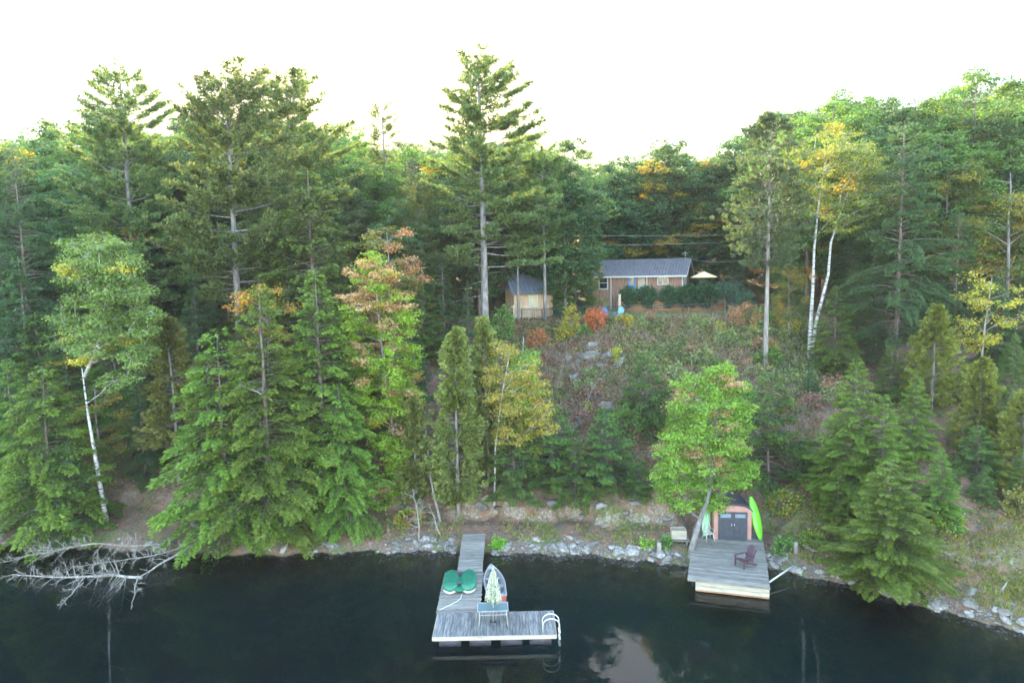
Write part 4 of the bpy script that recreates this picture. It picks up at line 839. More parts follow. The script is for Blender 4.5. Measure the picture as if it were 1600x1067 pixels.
def scatter_leaves(name, label, n, xr, fy, size, cols, w=None, up=.0, seed=1, keep=None, blade=False, spread=.3, high=(.1, .5), per=1):
    r = np.random.default_rng(seed); x = r.uniform(*xr, n); y = fy(r, x)
    if keep is not None:
        k = keep(r, x, y); x, y = x[k], y[k]
    n = len(x); LV = Leaves(); z = ground(x, y)
    if per == 1 and not blade:
        Pn = np.c_[x, y, z + r.uniform(.01, .07, n)]; U = r.normal(0, 1, (n, 3)) * A(1, 1, .35)
        LV.add(Pn, U, r.normal(0, .4, (n, 3)) + A(0, 0, 1), size * r.uniform(.6, 1.4, n), size * r.uniform(.5, 1.0, n), palette(r, n, cols, w))
    elif blade:
        Pn = np.repeat(np.c_[x, y, z], per, 0); M = len(Pn); Pn[:, :2] += r.normal(0, .07, (M, 2))
        LV.add(Pn, r.normal(0, .35, (M, 3)) + A(0, 0, 1), r.normal(0, 1, (M, 3)), size * r.uniform(.5, 1.3, M), .028, np.repeat(palette(r, n, cols, w), per, 0) * (1 + r.normal(0, .15, (M, 1))))
    else:
        h = np.repeat(r.uniform(*high, n), per); Pn = np.repeat(np.c_[x, y, z], per, 0); M = len(Pn); u = r.random(M)
        Pn = Pn + np.c_[r.normal(0, spread, (M, 2)) * (.5 + u[:, None]), h * (.25 + .75 * u)]
        LV.add(Pn, r.normal(0, 1, (M, 3)) * A(1, 1, .5), r.normal(0, .5, (M, 3)) + A(0, 0, 1), size * r.uniform(.6, 1.35, M), size * r.uniform(.5, .9, M), np.repeat(palette(r, n, cols, w), per, 0) * (1 + r.normal(0, .18, (M, 1))))
    return tag(link(name, LV.mesh(name)), label, kind='stuff')
DEAD_L = [(.24, .11, .06), (.17, .09, .055), (.30, .17, .10), (.36, .27, .19), (.30, .10, .07), (.10, .065, .045)]
scatter_leaves('leaf_litter', 'red brown fallen leaves strewn over the wooded bank', 40000, (-36, 34), lambda r, x: shore(x) + 1.2 + r.random(len(x)) ** .8 * 22, .14, DEAD_L, seed=61)
def slope_keep(r, x, y):
    m = np.sin(x * .9 + y * .4) + np.sin(x * .37 - y * .8 + 1) + np.sin(x * 1.7 + y * 1.3 + 2) * .6
    return (r.random(len(x)) < np.clip(.62 + .25 * m, .08, 1)) & ((y < 60.2) | (x < 5) & (y < 62))
def patch(x, y): return np.sin(x * .55 + 1.3) + np.sin(y * .9 - x * .3) + .7 * np.sin(x * 1.4 + y * .8)
SAGE = [(.13, .19, .065), (.19, .24, .11), (.25, .27, .11), (.10, .14, .05), (.36, .31, .08)]
RUSS = [(.25, .135, .095), (.34, .23, .17), (.20, .135, .10), (.28, .185, .15), (.36, .19, .09), (.17, .18, .075)]
scatter_leaves('bramble_undergrowth', 'tangled sage green brambles covering the open bank', 9500, (-4.5, 25), lambda r, x: r.uniform(46.5, 60.2, len(x)), .155, SAGE, [.28, .27, .22, .15, .08], seed=62, keep=lambda r, x, y: (r.random(len(x)) < np.clip(.40 + .35 * patch(x, y) + .04 * (x - 9), .05, 1)), per=16, spread=.22, high=(.15, .7))
scatter_leaves('russet_undergrowth', 'reddish brown brush between the brambles and along the top of the bank', 7000, (-4.5, 27), lambda r, x: r.uniform(44.5, 60.6, len(x)), .14, RUSS, seed=67, keep=lambda r, x, y: (r.random(len(x)) < np.clip(.60 - .35 * patch(x, y) - .03 * (x - 9) + .5 * (y > 59), .05, 1)), per=15, spread=.22, high=(.15, .6))
scatter_leaves('dead_stems', 'grey brown dead stems tangled through the brush of the open bank', 3600, (-4.5, 26), lambda r, x: r.uniform(45, 60, len(x)), .75, [(.26, .22, .20), (.36, .31, .28), (.20, .15, .13)], seed=68, per=5, blade=True, keep=lambda r, x, y: r.random(len(x)) < np.clip(.5 - .3 * patch(x, y), .1, 1))
scatter_leaves('fern_undergrowth', 'low green and russet plants on the shaded wood floor', 4300, (-36, 34), lambda r, x: shore(x) + 4 + r.random(len(x)) * 20, .13, [(.06, .12, .03), (.09, .15, .035), (.20, .18, .05), (.22, .10, .07)], seed=63, per=11, spread=.2, high=(.1, .4))
scatter_leaves('shore_grass', 'short mossy grass tufts on the ledge above the shore stones', 3000, (-10, 24), lambda r, x: shore(x) + .7 + r.random(len(x)) ** 1.2 * 2.8, .26, [(.11, .15, .03), (.16, .19, .05), (.22, .20, .07), (.30, .24, .11)], seed=64, per=9, blade=True,
               keep=lambda r, x, y: (np.sin(x * 1.3) + np.sin(x * 2.9 + y) + r.normal(0, .6, len(x)) > .2) & ~((x > -3.3) & (x < -1.7)) & ~((x > 9) & (x < 15.4)))
scatter_leaves('lawn_grass', 'pale green lawn grass between the fence and the log terrace', 2600, (4.5, 24), lambda r, x: r.uniform(60.3, 67, len(x)), .13, [(.15, .19, .07), (.20, .23, .10), (.25, .26, .13)], seed=65, per=8, blade=True)

scatter_leaves('point_grass', 'mossy yellow green grass over the rock point', 2600, (16.5, 27), lambda r, x: shore(x) + .8 + r.random(len(x)) * 6.5, .24, [(.13, .19, .035), (.19, .23, .05), (.26, .25, .07)], seed=66, per=9, blade=True, keep=lambda r, x, y: np.sin(x * 1.1 + y) + np.sin(y * 1.7) + r.normal(0, .6, len(x)) > -.3)
# small plants that stand out on the bank, each a thing
def shrub(name, px, py, y, rx, rz, cols, label, seed, n=70, per=16, leaf=(.15, .10), cat='shrub'):
    x = at(px, py, y).x; k = gen_bush(name, seed, rx, rz, cols, n=n, per=per, leaf=leaf, conif=False)
    plant(k, name, x, y, k[2], label, cat=cat, trunk='stems', crown='foliage')
shrub('orange_shrub', 930, 500, 58.6, .85, 1.05, [(.52, .20, .06), (.60, .27, .09), (.48, .15, .07)], 'bright orange shrub in front of the aqua garden chair', 401, n=110)
shrub('yellow_shrub', 893, 520, 57.6, .65, 1.6, YELLOW + [(.20, .24, .05)], 'tall narrow yellow shrub left of the orange shrub', 402, n=80)
shrub('yellow_shrub', 981, 500, 59.0, .4, .5, YELLOW, 'small yellow shrub at the foot of the fence', 403, n=40)
shrub('russet_shrub', 838, 520, 57.5, .8, .7, ORANGE + PINK, 'russet shrub below the small cabin', 404)
shrub('pink_shrub', 1165, 495, 58.5, 1.4, 1.0, PINK + [(.34, .18, .12)], 'pinkish brown shrub at the end of the fence by the tall cedar', 405, n=110)
shrub('green_shrub', 785, 500, 58.0, 1.0, 1.6, LEAF_G + [(.16, .22, .05)], 'light green shrub at the foot of the tallest pine', 406, n=110)
shrub('yellow_shrub', 962, 545, 54.5, .25, .5, [(.30, .34, .04), (.36, .36, .05)], 'tiny yellow green shrub on the rocky part of the bank', 407, n=24)
shrub('orange_shrub', 1058, 690, 45.2, .8, .9, ORANGE + [(.2, .18, .05), (.16, .2, .05)], 'orange leaved shrub behind the maple by the shed', 408, n=60)
shrub('yellow_shrub', 1225, 808, 40.2, 1.1, .6, YELLOW + LEAF_G, 'yellow and green shrub beside the lime kayak', 409, n=90)
shrub('green_shrub', 980, 640, 47.0, 1.2, 1.1, LEAF_G + [(.18, .2, .05)], 'light green shrub in the middle of the brambles', 410, n=110)
shrub('green_shrub', 781, 845, 39.0, .28, .20, [(.14, .36, .02), (.18, .42, .03)], 'vivid green leafy clump on the stones beside the gangway', 411, n=26, per=12)
shrub('green_shrub', 1010, 852, 38.2, .32, .22, [(.22, .36, .05), (.18, .30, .04)], 'pale green clump by the grey post on the shore', 412, n=26, per=12)
shrub('green_shrub', 1041, 855, 37.7, .28, .3, LEAF_G, 'dark green clump between the grey post and the leaning maple', 413, n=26, per=12)
shrub('yellow_shrub', 1270, 870, 36.8, .6, .35, YELLOW[:1] + LEAF_G, 'low yellow green shrub on the stones right of the deck', 414, n=50)
shrub('green_shrub', 1225, 875, 36.6, .4, .4, LEAF_G, 'green clump next to the white dock pole', 415, n=30)
shrub('green_shrub', 1480, 880, 35.0, .8, .5, LEAF_G + YELLOW[:1], 'low green shrub on the rock point behind the driftwood', 416, n=60)
shrub('yellow_shrub', 1590, 850, 35.5, .9, .7, [(.24, .24, .07), (.18, .2, .05)], 'dull yellow shrub at the edge of the rock point', 417, n=70)
shrub('green_shrub', 640, 790, 41.6, .9, .4, MAPLE[:2] + ORANGE[:1], 'leafy shrub under the yellow green maple', 418, n=60)

CL = {'sage': gen_bush('shrub', 441, .55, .42, SAGE[:3], n=34, per=15, leaf=(.16, .11), conif=False, stems=4), 'russet': gen_bush('shrub', 442, .5, .42, RUSS[:5], n=32, per=15, leaf=(.15, .10), conif=False, stems=4),
      'golden': gen_bush('shrub', 443, .42, .45, YELLOW + SAGE[2:3], n=28, per=14, leaf=(.15, .10), conif=False, stems=4), 'green': gen_bush('shrub', 444, .6, .6, LEAF_G, n=40, per=15, leaf=(.16, .11), conif=False, stems=4)}
_q = np.random.default_rng(909)
for i in range(72):
    kd = ['sage', 'russet', 'sage', 'green', 'russet', 'golden'][int(_q.integers(6))]; x = _q.uniform(-2.5, 24); y = _q.uniform(46.5, 59.8); k = CL[kd]
    plant(k, 'bank_shrub', x, y, k[2] * _q.uniform(.7, 1.35), {'sage': 'sage green shrub clump', 'russet': 'russet shrub clump', 'golden': 'golden yellow shrub clump', 'green': 'leafy green shrub clump'}[kd] + ' among the brambles of the open bank', 'shrub clumps on the open bank', cat='shrub', rz=_q.uniform(0, 6.28), wide=_q.uniform(.9, 1.3), trunk='stems', crown='foliage')

# ------------------------------------------------------------------ dead wood
def branchy(s, r, a, b, rad, n, ln, droop=.2, sub=4, spread=1.0, bias=(0, 0, 0)):
    """a bare stem with side branches and twigs"""
    a = np.asarray(a, float); b = np.asarray(b, float); L = np.linalg.norm(b - a); q = np.linspace(0, 1, 9)
    off = np.cumsum(r.normal(0, .02 * L, (9, 3)), 0); off -= off[0]; off = off * (1 - q[:, None] * .5)
    pts = a + (b - a) * q[:, None] + off; s.tube(pts, np.linspace(rad, rad * .25, 9), 7)
    ax = unit(b - a)
    for _ in range(n):
        t = r.uniform(.12, 1); p = np.array([np.interp(t, q, pts[:, i]) for i in range(3)])
        d = unit(r.normal(0, 1, 3) * spread + np.asarray(bias)); d = unit(d - ax * (d @ ax) * .75 + ax * r.uniform(.1, .6))
        l = ln * (1.15 - t) ** .6 * r.uniform(.35, 1.0); u = np.linspace(0, 1, 5)
        l = max(l, .12); c1 = p + d * (l * u)[:, None] + A(0, 0, -droop) * (l * u * u)[:, None] + np.cumsum(r.normal(0, .03 * l, (5, 3)), 0) * u[:, None]
        s.tube(c1, np.linspace(.010 + .010 * l, .004, 5), 4, False)
        for _ in range(sub):
            k = r.uniform(.25, 1); p2 = np.array([np.interp(k, u, c1[:, i]) for i in range(3)]); d2 = unit(d * .7 + r.normal(0, .7, 3)); l2 = l * r.uniform(.15, .45)
            s.tube(np.array([p2, p2 + d2 * l2 * .5 + r.normal(0, .02, 3), p2 + d2 * l2 + A(0, 0, -.1 * l2)]), [.009, .006, .003], 3, False)
    return pts
def dead_fallen():
    r = np.random.default_rng(71); b = atz(300, 852, .8); e = empty('fallen_dead_tree', b)
    loc = lambda px, py, z: np.array((atz(px, py, z) - b)[:])
    s = Solid(); branchy(s, r, loc(300, 852, .8), loc(215, 903, .35), .10, 8, 1.2, bias=(0, 0, .4))
    branchy(s, r, loc(222, 902, .35), loc(6, 896, .5), .085, 70, 1.9, droop=.25, sub=9, bias=(-.2, -.35, .15)); s.obj('trunk', BARK_DEAD, e, True)
    for k, (p, q, n, l) in enumerate([((290, 855, .6), (120, 880, .9), 44, 1.2), ((250, 850, .9), (60, 858, 1.2), 44, 1.3), ((150, 848, .9), (-20, 868, .5), 40, 1.4), ((215, 900, .4), (200, 950, .1), 8, .8), ((130, 910, .4), (95, 950, .05), 10, .8), ((270, 860, .6), (330, 835, 1.3), 8, .8)]):
        s = Solid(); branchy(s, r, loc(*p), loc(*q), .038, n, l, droop=.15, sub=10, bias=(0, -.2, .5)); s.obj('branch', BARK_DEAD, e, True)
    tag(e, 'bleached grey dead tree fallen into the lake with tangled bare branches', 'dead tree')
dead_fallen()
def dead_thing(name, label, px0, py0, y0, px1, py1, y1, rad, n, ln, seed, mat=BARK_DEAD, base_ground=True, cat='dead wood', **kw):
    a = at(px0, py0, y0); b = at(px1, py1, y1)
    if base_ground: a.z = gz(a.x, a.y) - .05
    r = np.random.default_rng(seed); s = Solid(); branchy(s, r, (0, 0, 0), (b - a)[:], rad, n, ln, **kw)
    o = s.obj(name, mat, None, True); o.location = a; tag(o, label, cat)
dead_thing('dead_sapling', 'bare grey dead sapling on the stones left of the gangway', 655, 858, 40.0, 644, 770, 40.6, .05, 34, 1.3, 81, droop=-.05, sub=6)
dead_thing('dead_sapling', 'second bare grey sapling leaning over the stones left of the gangway', 690, 850, 40.2, 672, 785, 40.8, .045, 22, .9, 82, droop=.1)
dead_thing('fallen_log', 'grey fallen log lying on the bank below the yellow green maple', 600, 838, 41.2, 515, 815, 42.4, .11, 12, .9, 83, base_ground=False, bias=(0, -.3, .4))
dead_thing('dead_brush', 'tangle of grey dead branches under the big shore hemlock', 505, 862, 40.2, 440, 850, 41.0, .05, 30, 1.2, 84, bias=(0, -.4, .2))
dead_thing('dead_brush', 'pale dead sticks heaped on the open bank below the rocks', 885, 640, 48.2, 945, 590, 51.0, .05, 26, 1.3, 85, bias=(0, 0, .3), droop=.05)
dead_thing('dead_limb', 'forked white dead limb sticking out beside the bare trunked pine', 325, 600, 43.2, 322, 545, 43.2, .05, 7, .8, 86, base_ground=False, droop=-.3, sub=2)
dead_thing('dead_limb', 'grey dead limb spread over the crown of the bright hemlock', 425, 625, 39.4, 375, 600, 38.8, .05, 16, .8, 87, base_ground=False)
dead_thing('dead_snag', 'broken pale snag between the birch and the tall grey trunk', 1366, 580, 54.5, 1362, 505, 54.5, .16, 10, 1.6, 88, droop=-.1)
dead_thing('driftwood', 'curved white driftwood limb standing on the rock point', 1562, 940, 31.2, 1574, 908, 31.4, .075, 0, .5, 89)
dead_thing('fallen_log', 'short grey log across the stones of the rock point', 1560, 905, 32.8, 1610, 897, 33.0, .09, 2, .4, 90, base_ground=False)
dead_thing('dead_sapling', 'thin bare leaning trunk between the maple and the gangway cedar', 688, 792, 41.6, 658, 640, 42.6, .085, 18, .8, 91, mat=BARK_CEDAR, droop=.1)

# ================================================================== docks
def planks(parent, name, mat, n, start, step, size, along='y', seed=0, jit=.006):
    r = np.random.default_rng(seed); me = Solid().box((0, 0, 0), size).mesh(name, mat)
    for i in range(n):
        p = list(start); p['xy'.index(along)] += i * step; p[2] += r.normal(0, jit * .6)
        off = r.normal(0, .012); p['yx'.index(along)] += off
        link(name, me, parent, p, (r.normal(0, .004), r.normal(0, .004), r.normal(0, .003)))
# gangway
gw = empty('gangway', (-2.52, 37.4, .70)); tag(gw, 'narrow grey plank gangway from the stony shore to the dock', 'gangway'); gw.rotation_euler = (math.radians(3.6), 0, 0)
planks(gw, 'plank', WOOD_GREY, 30, (0, -2.2, 0), .15, (1.36, .138, .04), 'y', 1)
for sx in (-.55, .55): Solid().box((sx, 0, -.11), (.06, 4.45, .17)).obj('stringer', WOOD_DARK, gw)
# middle dock
md = empty('dock_section', (-2.83, 33.05, .5)); tag(md, 'grey plank dock section carrying the green pedal boat', 'dock')
planks(md, 'plank', WOOD_GREY, 29, (0, -2.1, 0), .15, (2.08, .138, .04), 'y', 2)
for sx in (-.95, 0, .95): Solid().box((sx, 0, -.11), (.07, 4.3, .17)).obj('stringer', WOOD_DARK, md)
for sy in (-1.4, 1.2): Solid().tube([(-.85, sy, -.40), (.85, sy, -.40)], .24, 12).obj('float_barrel', FLOAT, md, True)
# swim platform
sp_ = empty('swim_platform', (-1.05, 29.76, .5)); tag(sp_, 'wide floating swim platform of dark wet boards with the patio table', 'dock')
planks(sp_, 'plank', WOOD_DARK, 37, (-2.66, 0, 0), .148, (.138, 2.14, .04), 'x', 3)
Solid().box((0, -1.10, -.055), (5.52, .045, .17)).obj('fascia_board', WOOD_PALE, sp_)
Solid().box((0, 1.10, -.075), (5.52, .045, .13)).obj('fascia_board', WOOD_PALE, sp_)
for sx in (-1, 1): Solid().box((sx * 2.745, 0, -.075), (.045, 2.14, .13)).obj('fascia_board', WOOD_PALE, sp_)
for sx in (-2.0, -.65, .75, 2.05): Solid().tube([(sx - .48, -.72, -.36), (sx + .48, -.72, -.36)], .25, 12).obj('float_barrel', FLOAT, sp_, True)
# swim ladder
ld = empty('swim_ladder', (1.52, 28.75, .52)); tag(ld, 'white tubular swim ladder hooked over the platform corner', 'ladder')
for yy in (-.02, .42):
    th = np.linspace(0, math.pi, 9)
    pts = [(-.42, yy, .0)] + [(-.05 - .37 * math.cos(t), yy, .42 + .30 * math.sin(t)) for t in th] + [(.32, yy, -.1), (.32, yy, -.9)]
    Solid().tube(pts, .026, 7).obj('rail', WHITE_PLASTIC, ld, True)
for z in (.05, -.25, -.55): Solid().box((.32, .2, z), (.09, .44, .03)).obj('step', WHITE_PLASTIC, ld)
# mooring rope
def rope(name, pts, rad, mat, label, cat='rope'):
    b = Vector(pts[0]); o = Solid().tube([(Vector(p) - b)[:] for p in pts], rad, 6).obj(name, mat, None, True); o.location = b; return tag(o, label, cat)
rope('mooring_rope', [(-2.75, 32.55, .60), (-2.8, 32.2, .545), (-2.95, 31.9, .545), (-3.3, 31.5, .545), (-3.6, 31.2, .545), (-3.72, 31.05, .56)], .015, ROPE, 'pale rope running from the pedal boat to the dock corner')
# pedal boat
def pedal_boat():
    e = empty('pedal_boat', (-2.93, 33.65, .52), math.radians(2)); tag(e, 'green plastic two seat pedal boat resting on the dock', 'pedal boat')
    def rr(w, x0, z0, z1, k=8, top=True):
        out = []
        for i in range(16):
            a = 2 * math.pi * i / 16; c, s_ = math.cos(a), math.sin(a); p = .55
            out.append((x0 + w * math.copysign(abs(c) ** p, c), (z0 + z1) / 2 + (z1 - z0) / 2 * math.copysign(abs(s_) ** p, s_)))
        return out
    def pontoon(x0, w, z0, z1, y0, y1, name, mat, round_=.25):
        rings = []
        for t in np.linspace(0, 1, 13):
            y = y0 + (y1 - y0) * t; f = min(1, (t / .14) ** .5 if t < .14 else 1, ((1 - t) / .20) ** .5 if t > .80 else 1); f = max(f, .30)
            zc = (z0 + z1) / 2
            rings.append([(x, y, zc + (z - zc) * (0.45 + .55 * f)) for x, z in rr(w * f, x0, z0, z1)])
        return Solid().loft(rings).obj(name, mat, e, True)
    for sx in (-1, 1):
        pontoon(sx * .45, .375, .0, .26, -1.05, 1.05, 'hull', WHITE_PLASTIC)
        d = pontoon(sx * .45, .395, .14, .42, -1.08, 1.08, 'hull_deck', GREEN_PLASTIC)
        for k in (-.21, -.07, .07, .21): Solid().box((sx * .45 + k, .15, .415), (.07, 1.3, .05)).obj('rib', GREEN_PLASTIC, d)
    Solid().box((0, -.25, .22), (.42, 1.45, .16)).obj('bridge', GREEN_PLASTIC, e)
    Solid().box((0, .55, .34), (.26, .34, .16)).tube([(-.3, .62, .42), (.3, .62, .42)], .03, 6).obj('pedal_crank', BLACK_METAL, e)
    Solid().box((0, -.62, .36), (.22, .12, .20), rx=.3).obj('steering_lever', DARK_PLASTIC, e)
pedal_boat()
# aluminium row boat
def row_boat():
    e = empty('row_boat', (-1.20, 34.1, 0), math.radians(7)); tag(e, 'open aluminium row boat with red hull moored beside the dock', 'boat')
    st = np.linspace(0, 1, 15); Lb = 3.4
    def ring(t, inner):
        half = .54 * (1 - max(0, (t - .42) / .58) ** 2.1) * (.86 + .14 * min(1, t / .4)); half = max(half, .02); d = .05 if inner else 0.0
        h = .52 + .16 * t ** 2.5; bot = -.10 + .22 * max(0, (t - .7) / .3) ** 2 + (.10 if inner else 0); half = max(half - d * .6, .012)
        y = -Lb / 2 + Lb * t - (0 if not inner else (.04 if t > .95 else -.04 if t < .05 else 0))
        prof = [(-1, 1), (-.97, .6), (-.86, .28), (-.55, .06), (0, 0), (.55, .06), (.86, .28), (.97, .6), (1, 1)]
        return [(x * half, y, bot + (h - bot) * z) for x, z in prof]
    def shell(inner):
        rs = [ring(t, inner) for t in st]; v = np.concatenate([np.array(r) for r in rs]); n = 9; f = []
        for i in range(len(rs) - 1):
            for j in range(n - 1): f.append((i * n + j, i * n + j + 1, (i + 1) * n + j + 1, (i + 1) * n + j))
        f.append(tuple(range(n)))
        return Solid().raw(v, f)
    shell(False).obj('hull', RED_PAINT, e, True); shell(True).obj('hull_lining', ALU, e, True)
    for k in (0, 8): Solid().tube([ring(t, False)[k] for t in st], .028, 6).obj('gunwale', ALU, e, True)
    Solid().tube([ring(0, False)[0], ring(0, False)[8]], .028, 6).obj('transom_cap', ALU, e)
    for y, w in ((-1.25, .88), (-.3, .95), (.65, .78)): Solid().box((0, y, .34), (w, .26, .035)).box((0, y, .2), (w * .7, .20, .25)).obj('thwart', ALU, e)
    v = [ring(t, False) for t in (.84, .92, .985)]; Solid().raw([v[0][0], v[0][8], v[1][8], v[2][8], v[2][0], v[1][0]], [(0, 1, 2, 3, 4, 5)]).obj('bow_deck', ALU, e)
row_boat()
# patio table and folded umbrella
def table():
    p = atz(770, 950, 1.22); e = empty('patio_table', (p.x, 29.95, .52), math.radians(2)); tag(e, 'glass topped patio table with pale legs on the swim platform', 'table')
    Solid().box((0, 0, .70), (1.36, .80, .012)).obj('glass_top', TGLASS, e)
    s = Solid(); c = [(-.69, -.41), (.69, -.41), (.69, .41), (-.69, .41)]
    for i in range(4): a, b = c[i], c[(i + 1) % 4]; s.tube([(a[0], a[1], .70), (b[0], b[1], .70)], .018, 6)
    s.obj('rim', ALU, e)
    for x, y in c: Solid().tube([(x * .86, y * .86, .69), (x * .95, y * 1.05, 0.0)], .018, 6).obj('leg', WOOD_PALE, e, True)
    for sy in (-1, 1): Solid().tube([(-.60, sy * .37, .5), (.60, sy * .37, .5)], .014, 5).obj('cross_bar', WOOD_PALE, e)
    return p.x
tx = table()
def folded_umbrella(x, y, z):
    e = empty('folded_umbrella', (x, y, z)); tag(e, 'folded patio umbrella with green floral cloth through the glass table', 'umbrella')
    Solid().tube([(0, 0, 0), (.06, 0, 2.62)], .022, 8).obj('pole', WOOD_PALE, e, True)
    Solid().tube([(0, 0, 0), (0, 0, .05), (0, 0, .06)], [.17, .15, .05], 14).obj('base', DARK_PLASTIC, e)
    rings = []
    for t in np.linspace(0, 1, 9):
        zz = 1.05 + 1.55 * t; r0 = .27 * (1 - t) ** .65 + .02
        rings.append([((r0 * (1 + .38 * math.cos(8 * a + t))) * math.cos(a) + .02 + .04 * t, r0 * (1 + .38 * math.cos(8 * a + t)) * math.sin(a), zz + .05 * math.sin(8 * a) * (1 - t)) for a in np.linspace(0, 2 * math.pi, 48, endpoint=False)])
    c = Solid().loft(rings).obj('canopy', FLORAL, e, True)
    Solid().tube([(.06, 0, 2.6), (.06, 0, 2.70)], [.03, .01], 8).obj('finial', WOOD_PALE, c)
folded_umbrella(tx, 29.85, .52)

# ------------------------------------------------------------------ shore deck with shed
DK = empty('shore_deck', (8.76, 33.55, 0), math.radians(-17)); tag(DK, 'grey plank deck on the shore with pale front boards', 'deck')
planks(DK, 'plank', WOOD_GREY, 50, (1.98, .08, .68), .15, (3.96, .138, .04), 'y', 5)
Solid().box((1.98, -.02, .62), (3.98, .05, .12)).obj('fascia_board', WOOD_GREY, DK)
for i, z in enumerate((.44, .22)): Solid().box((2.16, .06, z), (3.55, .05, .20)).obj('skirt_board', WOOD_PALE, DK)
Solid().box((2.16, .06, .07), (3.55, .05, .06)).obj('skirt_board', WOOD_LOG, DK)
Solid().box((.20, 1.2, .2), (.12, .12, .9)).obj('leg', WOOD_DARK, DK); Solid().box((3.85, 1.2, .2), (.12, .12, .9)).obj('leg', WOOD_DARK, DK)
for x in (.03, 3.93): Solid().box((x, 3.72, .58), (.05, 7.3, .14)).obj('side_board', WOOD_GREY, DK)
s1 = empty('side_step', (9.3, 38.4, 0), math.radians(-8)); tag(s1, 'small grey plank landing beside the leaning maple trunk', 'landing'); s1.location.z = gz(9.3, 38.4) + .12
planks(s1, 'plank', WOOD_GREY, 7, (0, -.45, 0), .15, (1.5, .138, .05), 'y', 6); Solid().box((-.6, 0, -.2), (.1, .9, .3)).obj('leg', WOOD_DARK, s1); Solid().box((.6, 0, -.2), (.1, .9, .3)).obj('leg', WOOD_DARK, s1)
bxp = atz(1060, 836, 1.0); bx = empty('wooden_box', (bxp.x, bxp.y, gz(bxp.x, bxp.y)), -.1); tag(bx, 'open weathered wooden box beside the leaning maple trunk', 'box'); bx.location.z = max(gz(bxp.x, bxp.y), .85)
for i in range(4): Solid().box((0, -.3, .08 + i * .135), (.85, .04, .125)).obj('slat', WOOD_PALE, bx)
for i in range(4): Solid().box((0, .3, .08 + i * .135), (.85, .04, .125)).obj('slat', WOOD_PALE, bx)
for sx in (-1, 1): Solid().box((sx * .405, 0, .28), (.04, .55, .54)).obj('end_board', WOOD_PALE, bx)

def shed():
    e = empty('garden_shed', (11.55, 38.45, .70), math.radians(-6)); tag(e, 'salmon garden shed with charcoal double doors on the shore deck', 'shed')
    w, d = 2.12, 2.1; gable = [(0, 0), (w, 0), (w, 1.74), (w * .84, 1.96), (w * .5, 2.05), (w * .16, 1.96), (0, 1.74)]
    Solid().prism(gable, 0, d).obj('wall', CORAL, e)
    rl = [(-.10, 1.60), (-.06, 1.66), (w * .19, 2.07), (w * .5, 2.22), (w * .81, 2.07), (w + .06, 1.66), (w + .10, 1.60), (w * .83, 2.10 - .07), (w * .5, 2.24 - .07), (w * .17, 2.10 - .07)]
    top = [(-.07, 1.66), (w * .15, 2.0), (w * .5, 2.10), (w * .85, 2.0), (w + .07, 1.66)]
    for i in range(4):
        (xa, za), (xb, zb) = top[i], top[i + 1]; n = unit(np.array([-(zb - za), xb - xa])); k = .05
        Solid().prism([(xa, za), (xb, zb), (xb + n[0] * k, zb + n[1] * k), (xa + n[0] * k, za + n[1] * k)], .06, d + .08).obj('roof_panel', DARK_PLASTIC, e)
    for sx, x0 in ((-1, .24), (1, w / 2 + .008)):
        dw = w / 2 - .248; dr = Solid().box((x0 + dw / 2, -.025, .84), (dw, .05, 1.66)).obj('door', DARK_PLASTIC, e)
        for zc, hh in ((.45, .72), (1.06, .36)):
            for xx in (.30, .70): Solid().box((x0 + dw * xx, -.056, zc), (dw * .30, .012, hh)).obj('door_panel', DARK_PLASTIC, dr)
        Solid().box((x0 + dw / 2, -.056, 1.45), (dw * .72, .014, .22)).obj('door_window', noisy('frosted_window', [(.3, (.10, .14, .17)), (.7, (.16, .20, .23))], 3, .3), dr)
        hx = x0 + dw - .07 if sx < 0 else x0 + .07
        Solid().box((hx, -.07, .92), (.03, .04, .10)).obj('handle', WHITE_PLASTIC, dr)
    for k in range(1, 5): Solid().box((w + .008, d * k / 5, .84), (.016, .03, 1.64)).obj('wall_batten', CORAL, e)
shed()
def kayak(name, a, b, width, mat, label, twist=0.0):
    a, b = Vector(a), Vector(b); ax = (b - a); L = ax.length; e = bpy.data.objects.new(name, None); COL.objects.link(e)
    e.location = a; e.rotation_euler = ax.to_track_quat('Z', 'Y').to_euler(); rings = []
    for t in np.linspace(0, 1, 17):
        f = max(.06, math.sin(math.pi * (.03 + .94 * t)) ** .62); ww = width / 2 * f; h = .17 * f
        rings.append([(ww * math.cos(q), h * math.sin(q) * (1.0 if math.sin(q) > 0 else .75), L * t) for q in np.linspace(0, 2 * math.pi, 14, endpoint=False)])
    Solid().loft(rings).obj('hull', mat, e, True)
    ck = Solid(); ck.tube([(.19 * math.cos(q), -.135, L * .5 + .42 * math.sin(q)) for q in np.linspace(0, 2 * math.pi, 17)], .022, 6).obj('cockpit_rim', BLACK_METAL, e, True)
    Solid().tube([(0, .17, L * .2), (0, .175, L * .5), (0, .17, L * .8)], .025, 6).obj('keel', mat, e, True)
    return tag(e, label, 'kayak')
kb = at(1189, 838, 38.2); kt = at(1173, 778, 39.1)
kayak('kayak', (kb.x, kb.y, .70), (kt.x, kt.y, kt.z + .1), .62, LIME, 'lime green kayak stood on end against the right side of the shed')
kb = at(1101, 838, 38.9); kt = at(1106, 788, 39.6)
kayak('kayak', (kb.x, kb.y, .72), (kt.x, kt.y, kt.z), .50, MINT, 'pale green kayak stood on end beside the white chair')

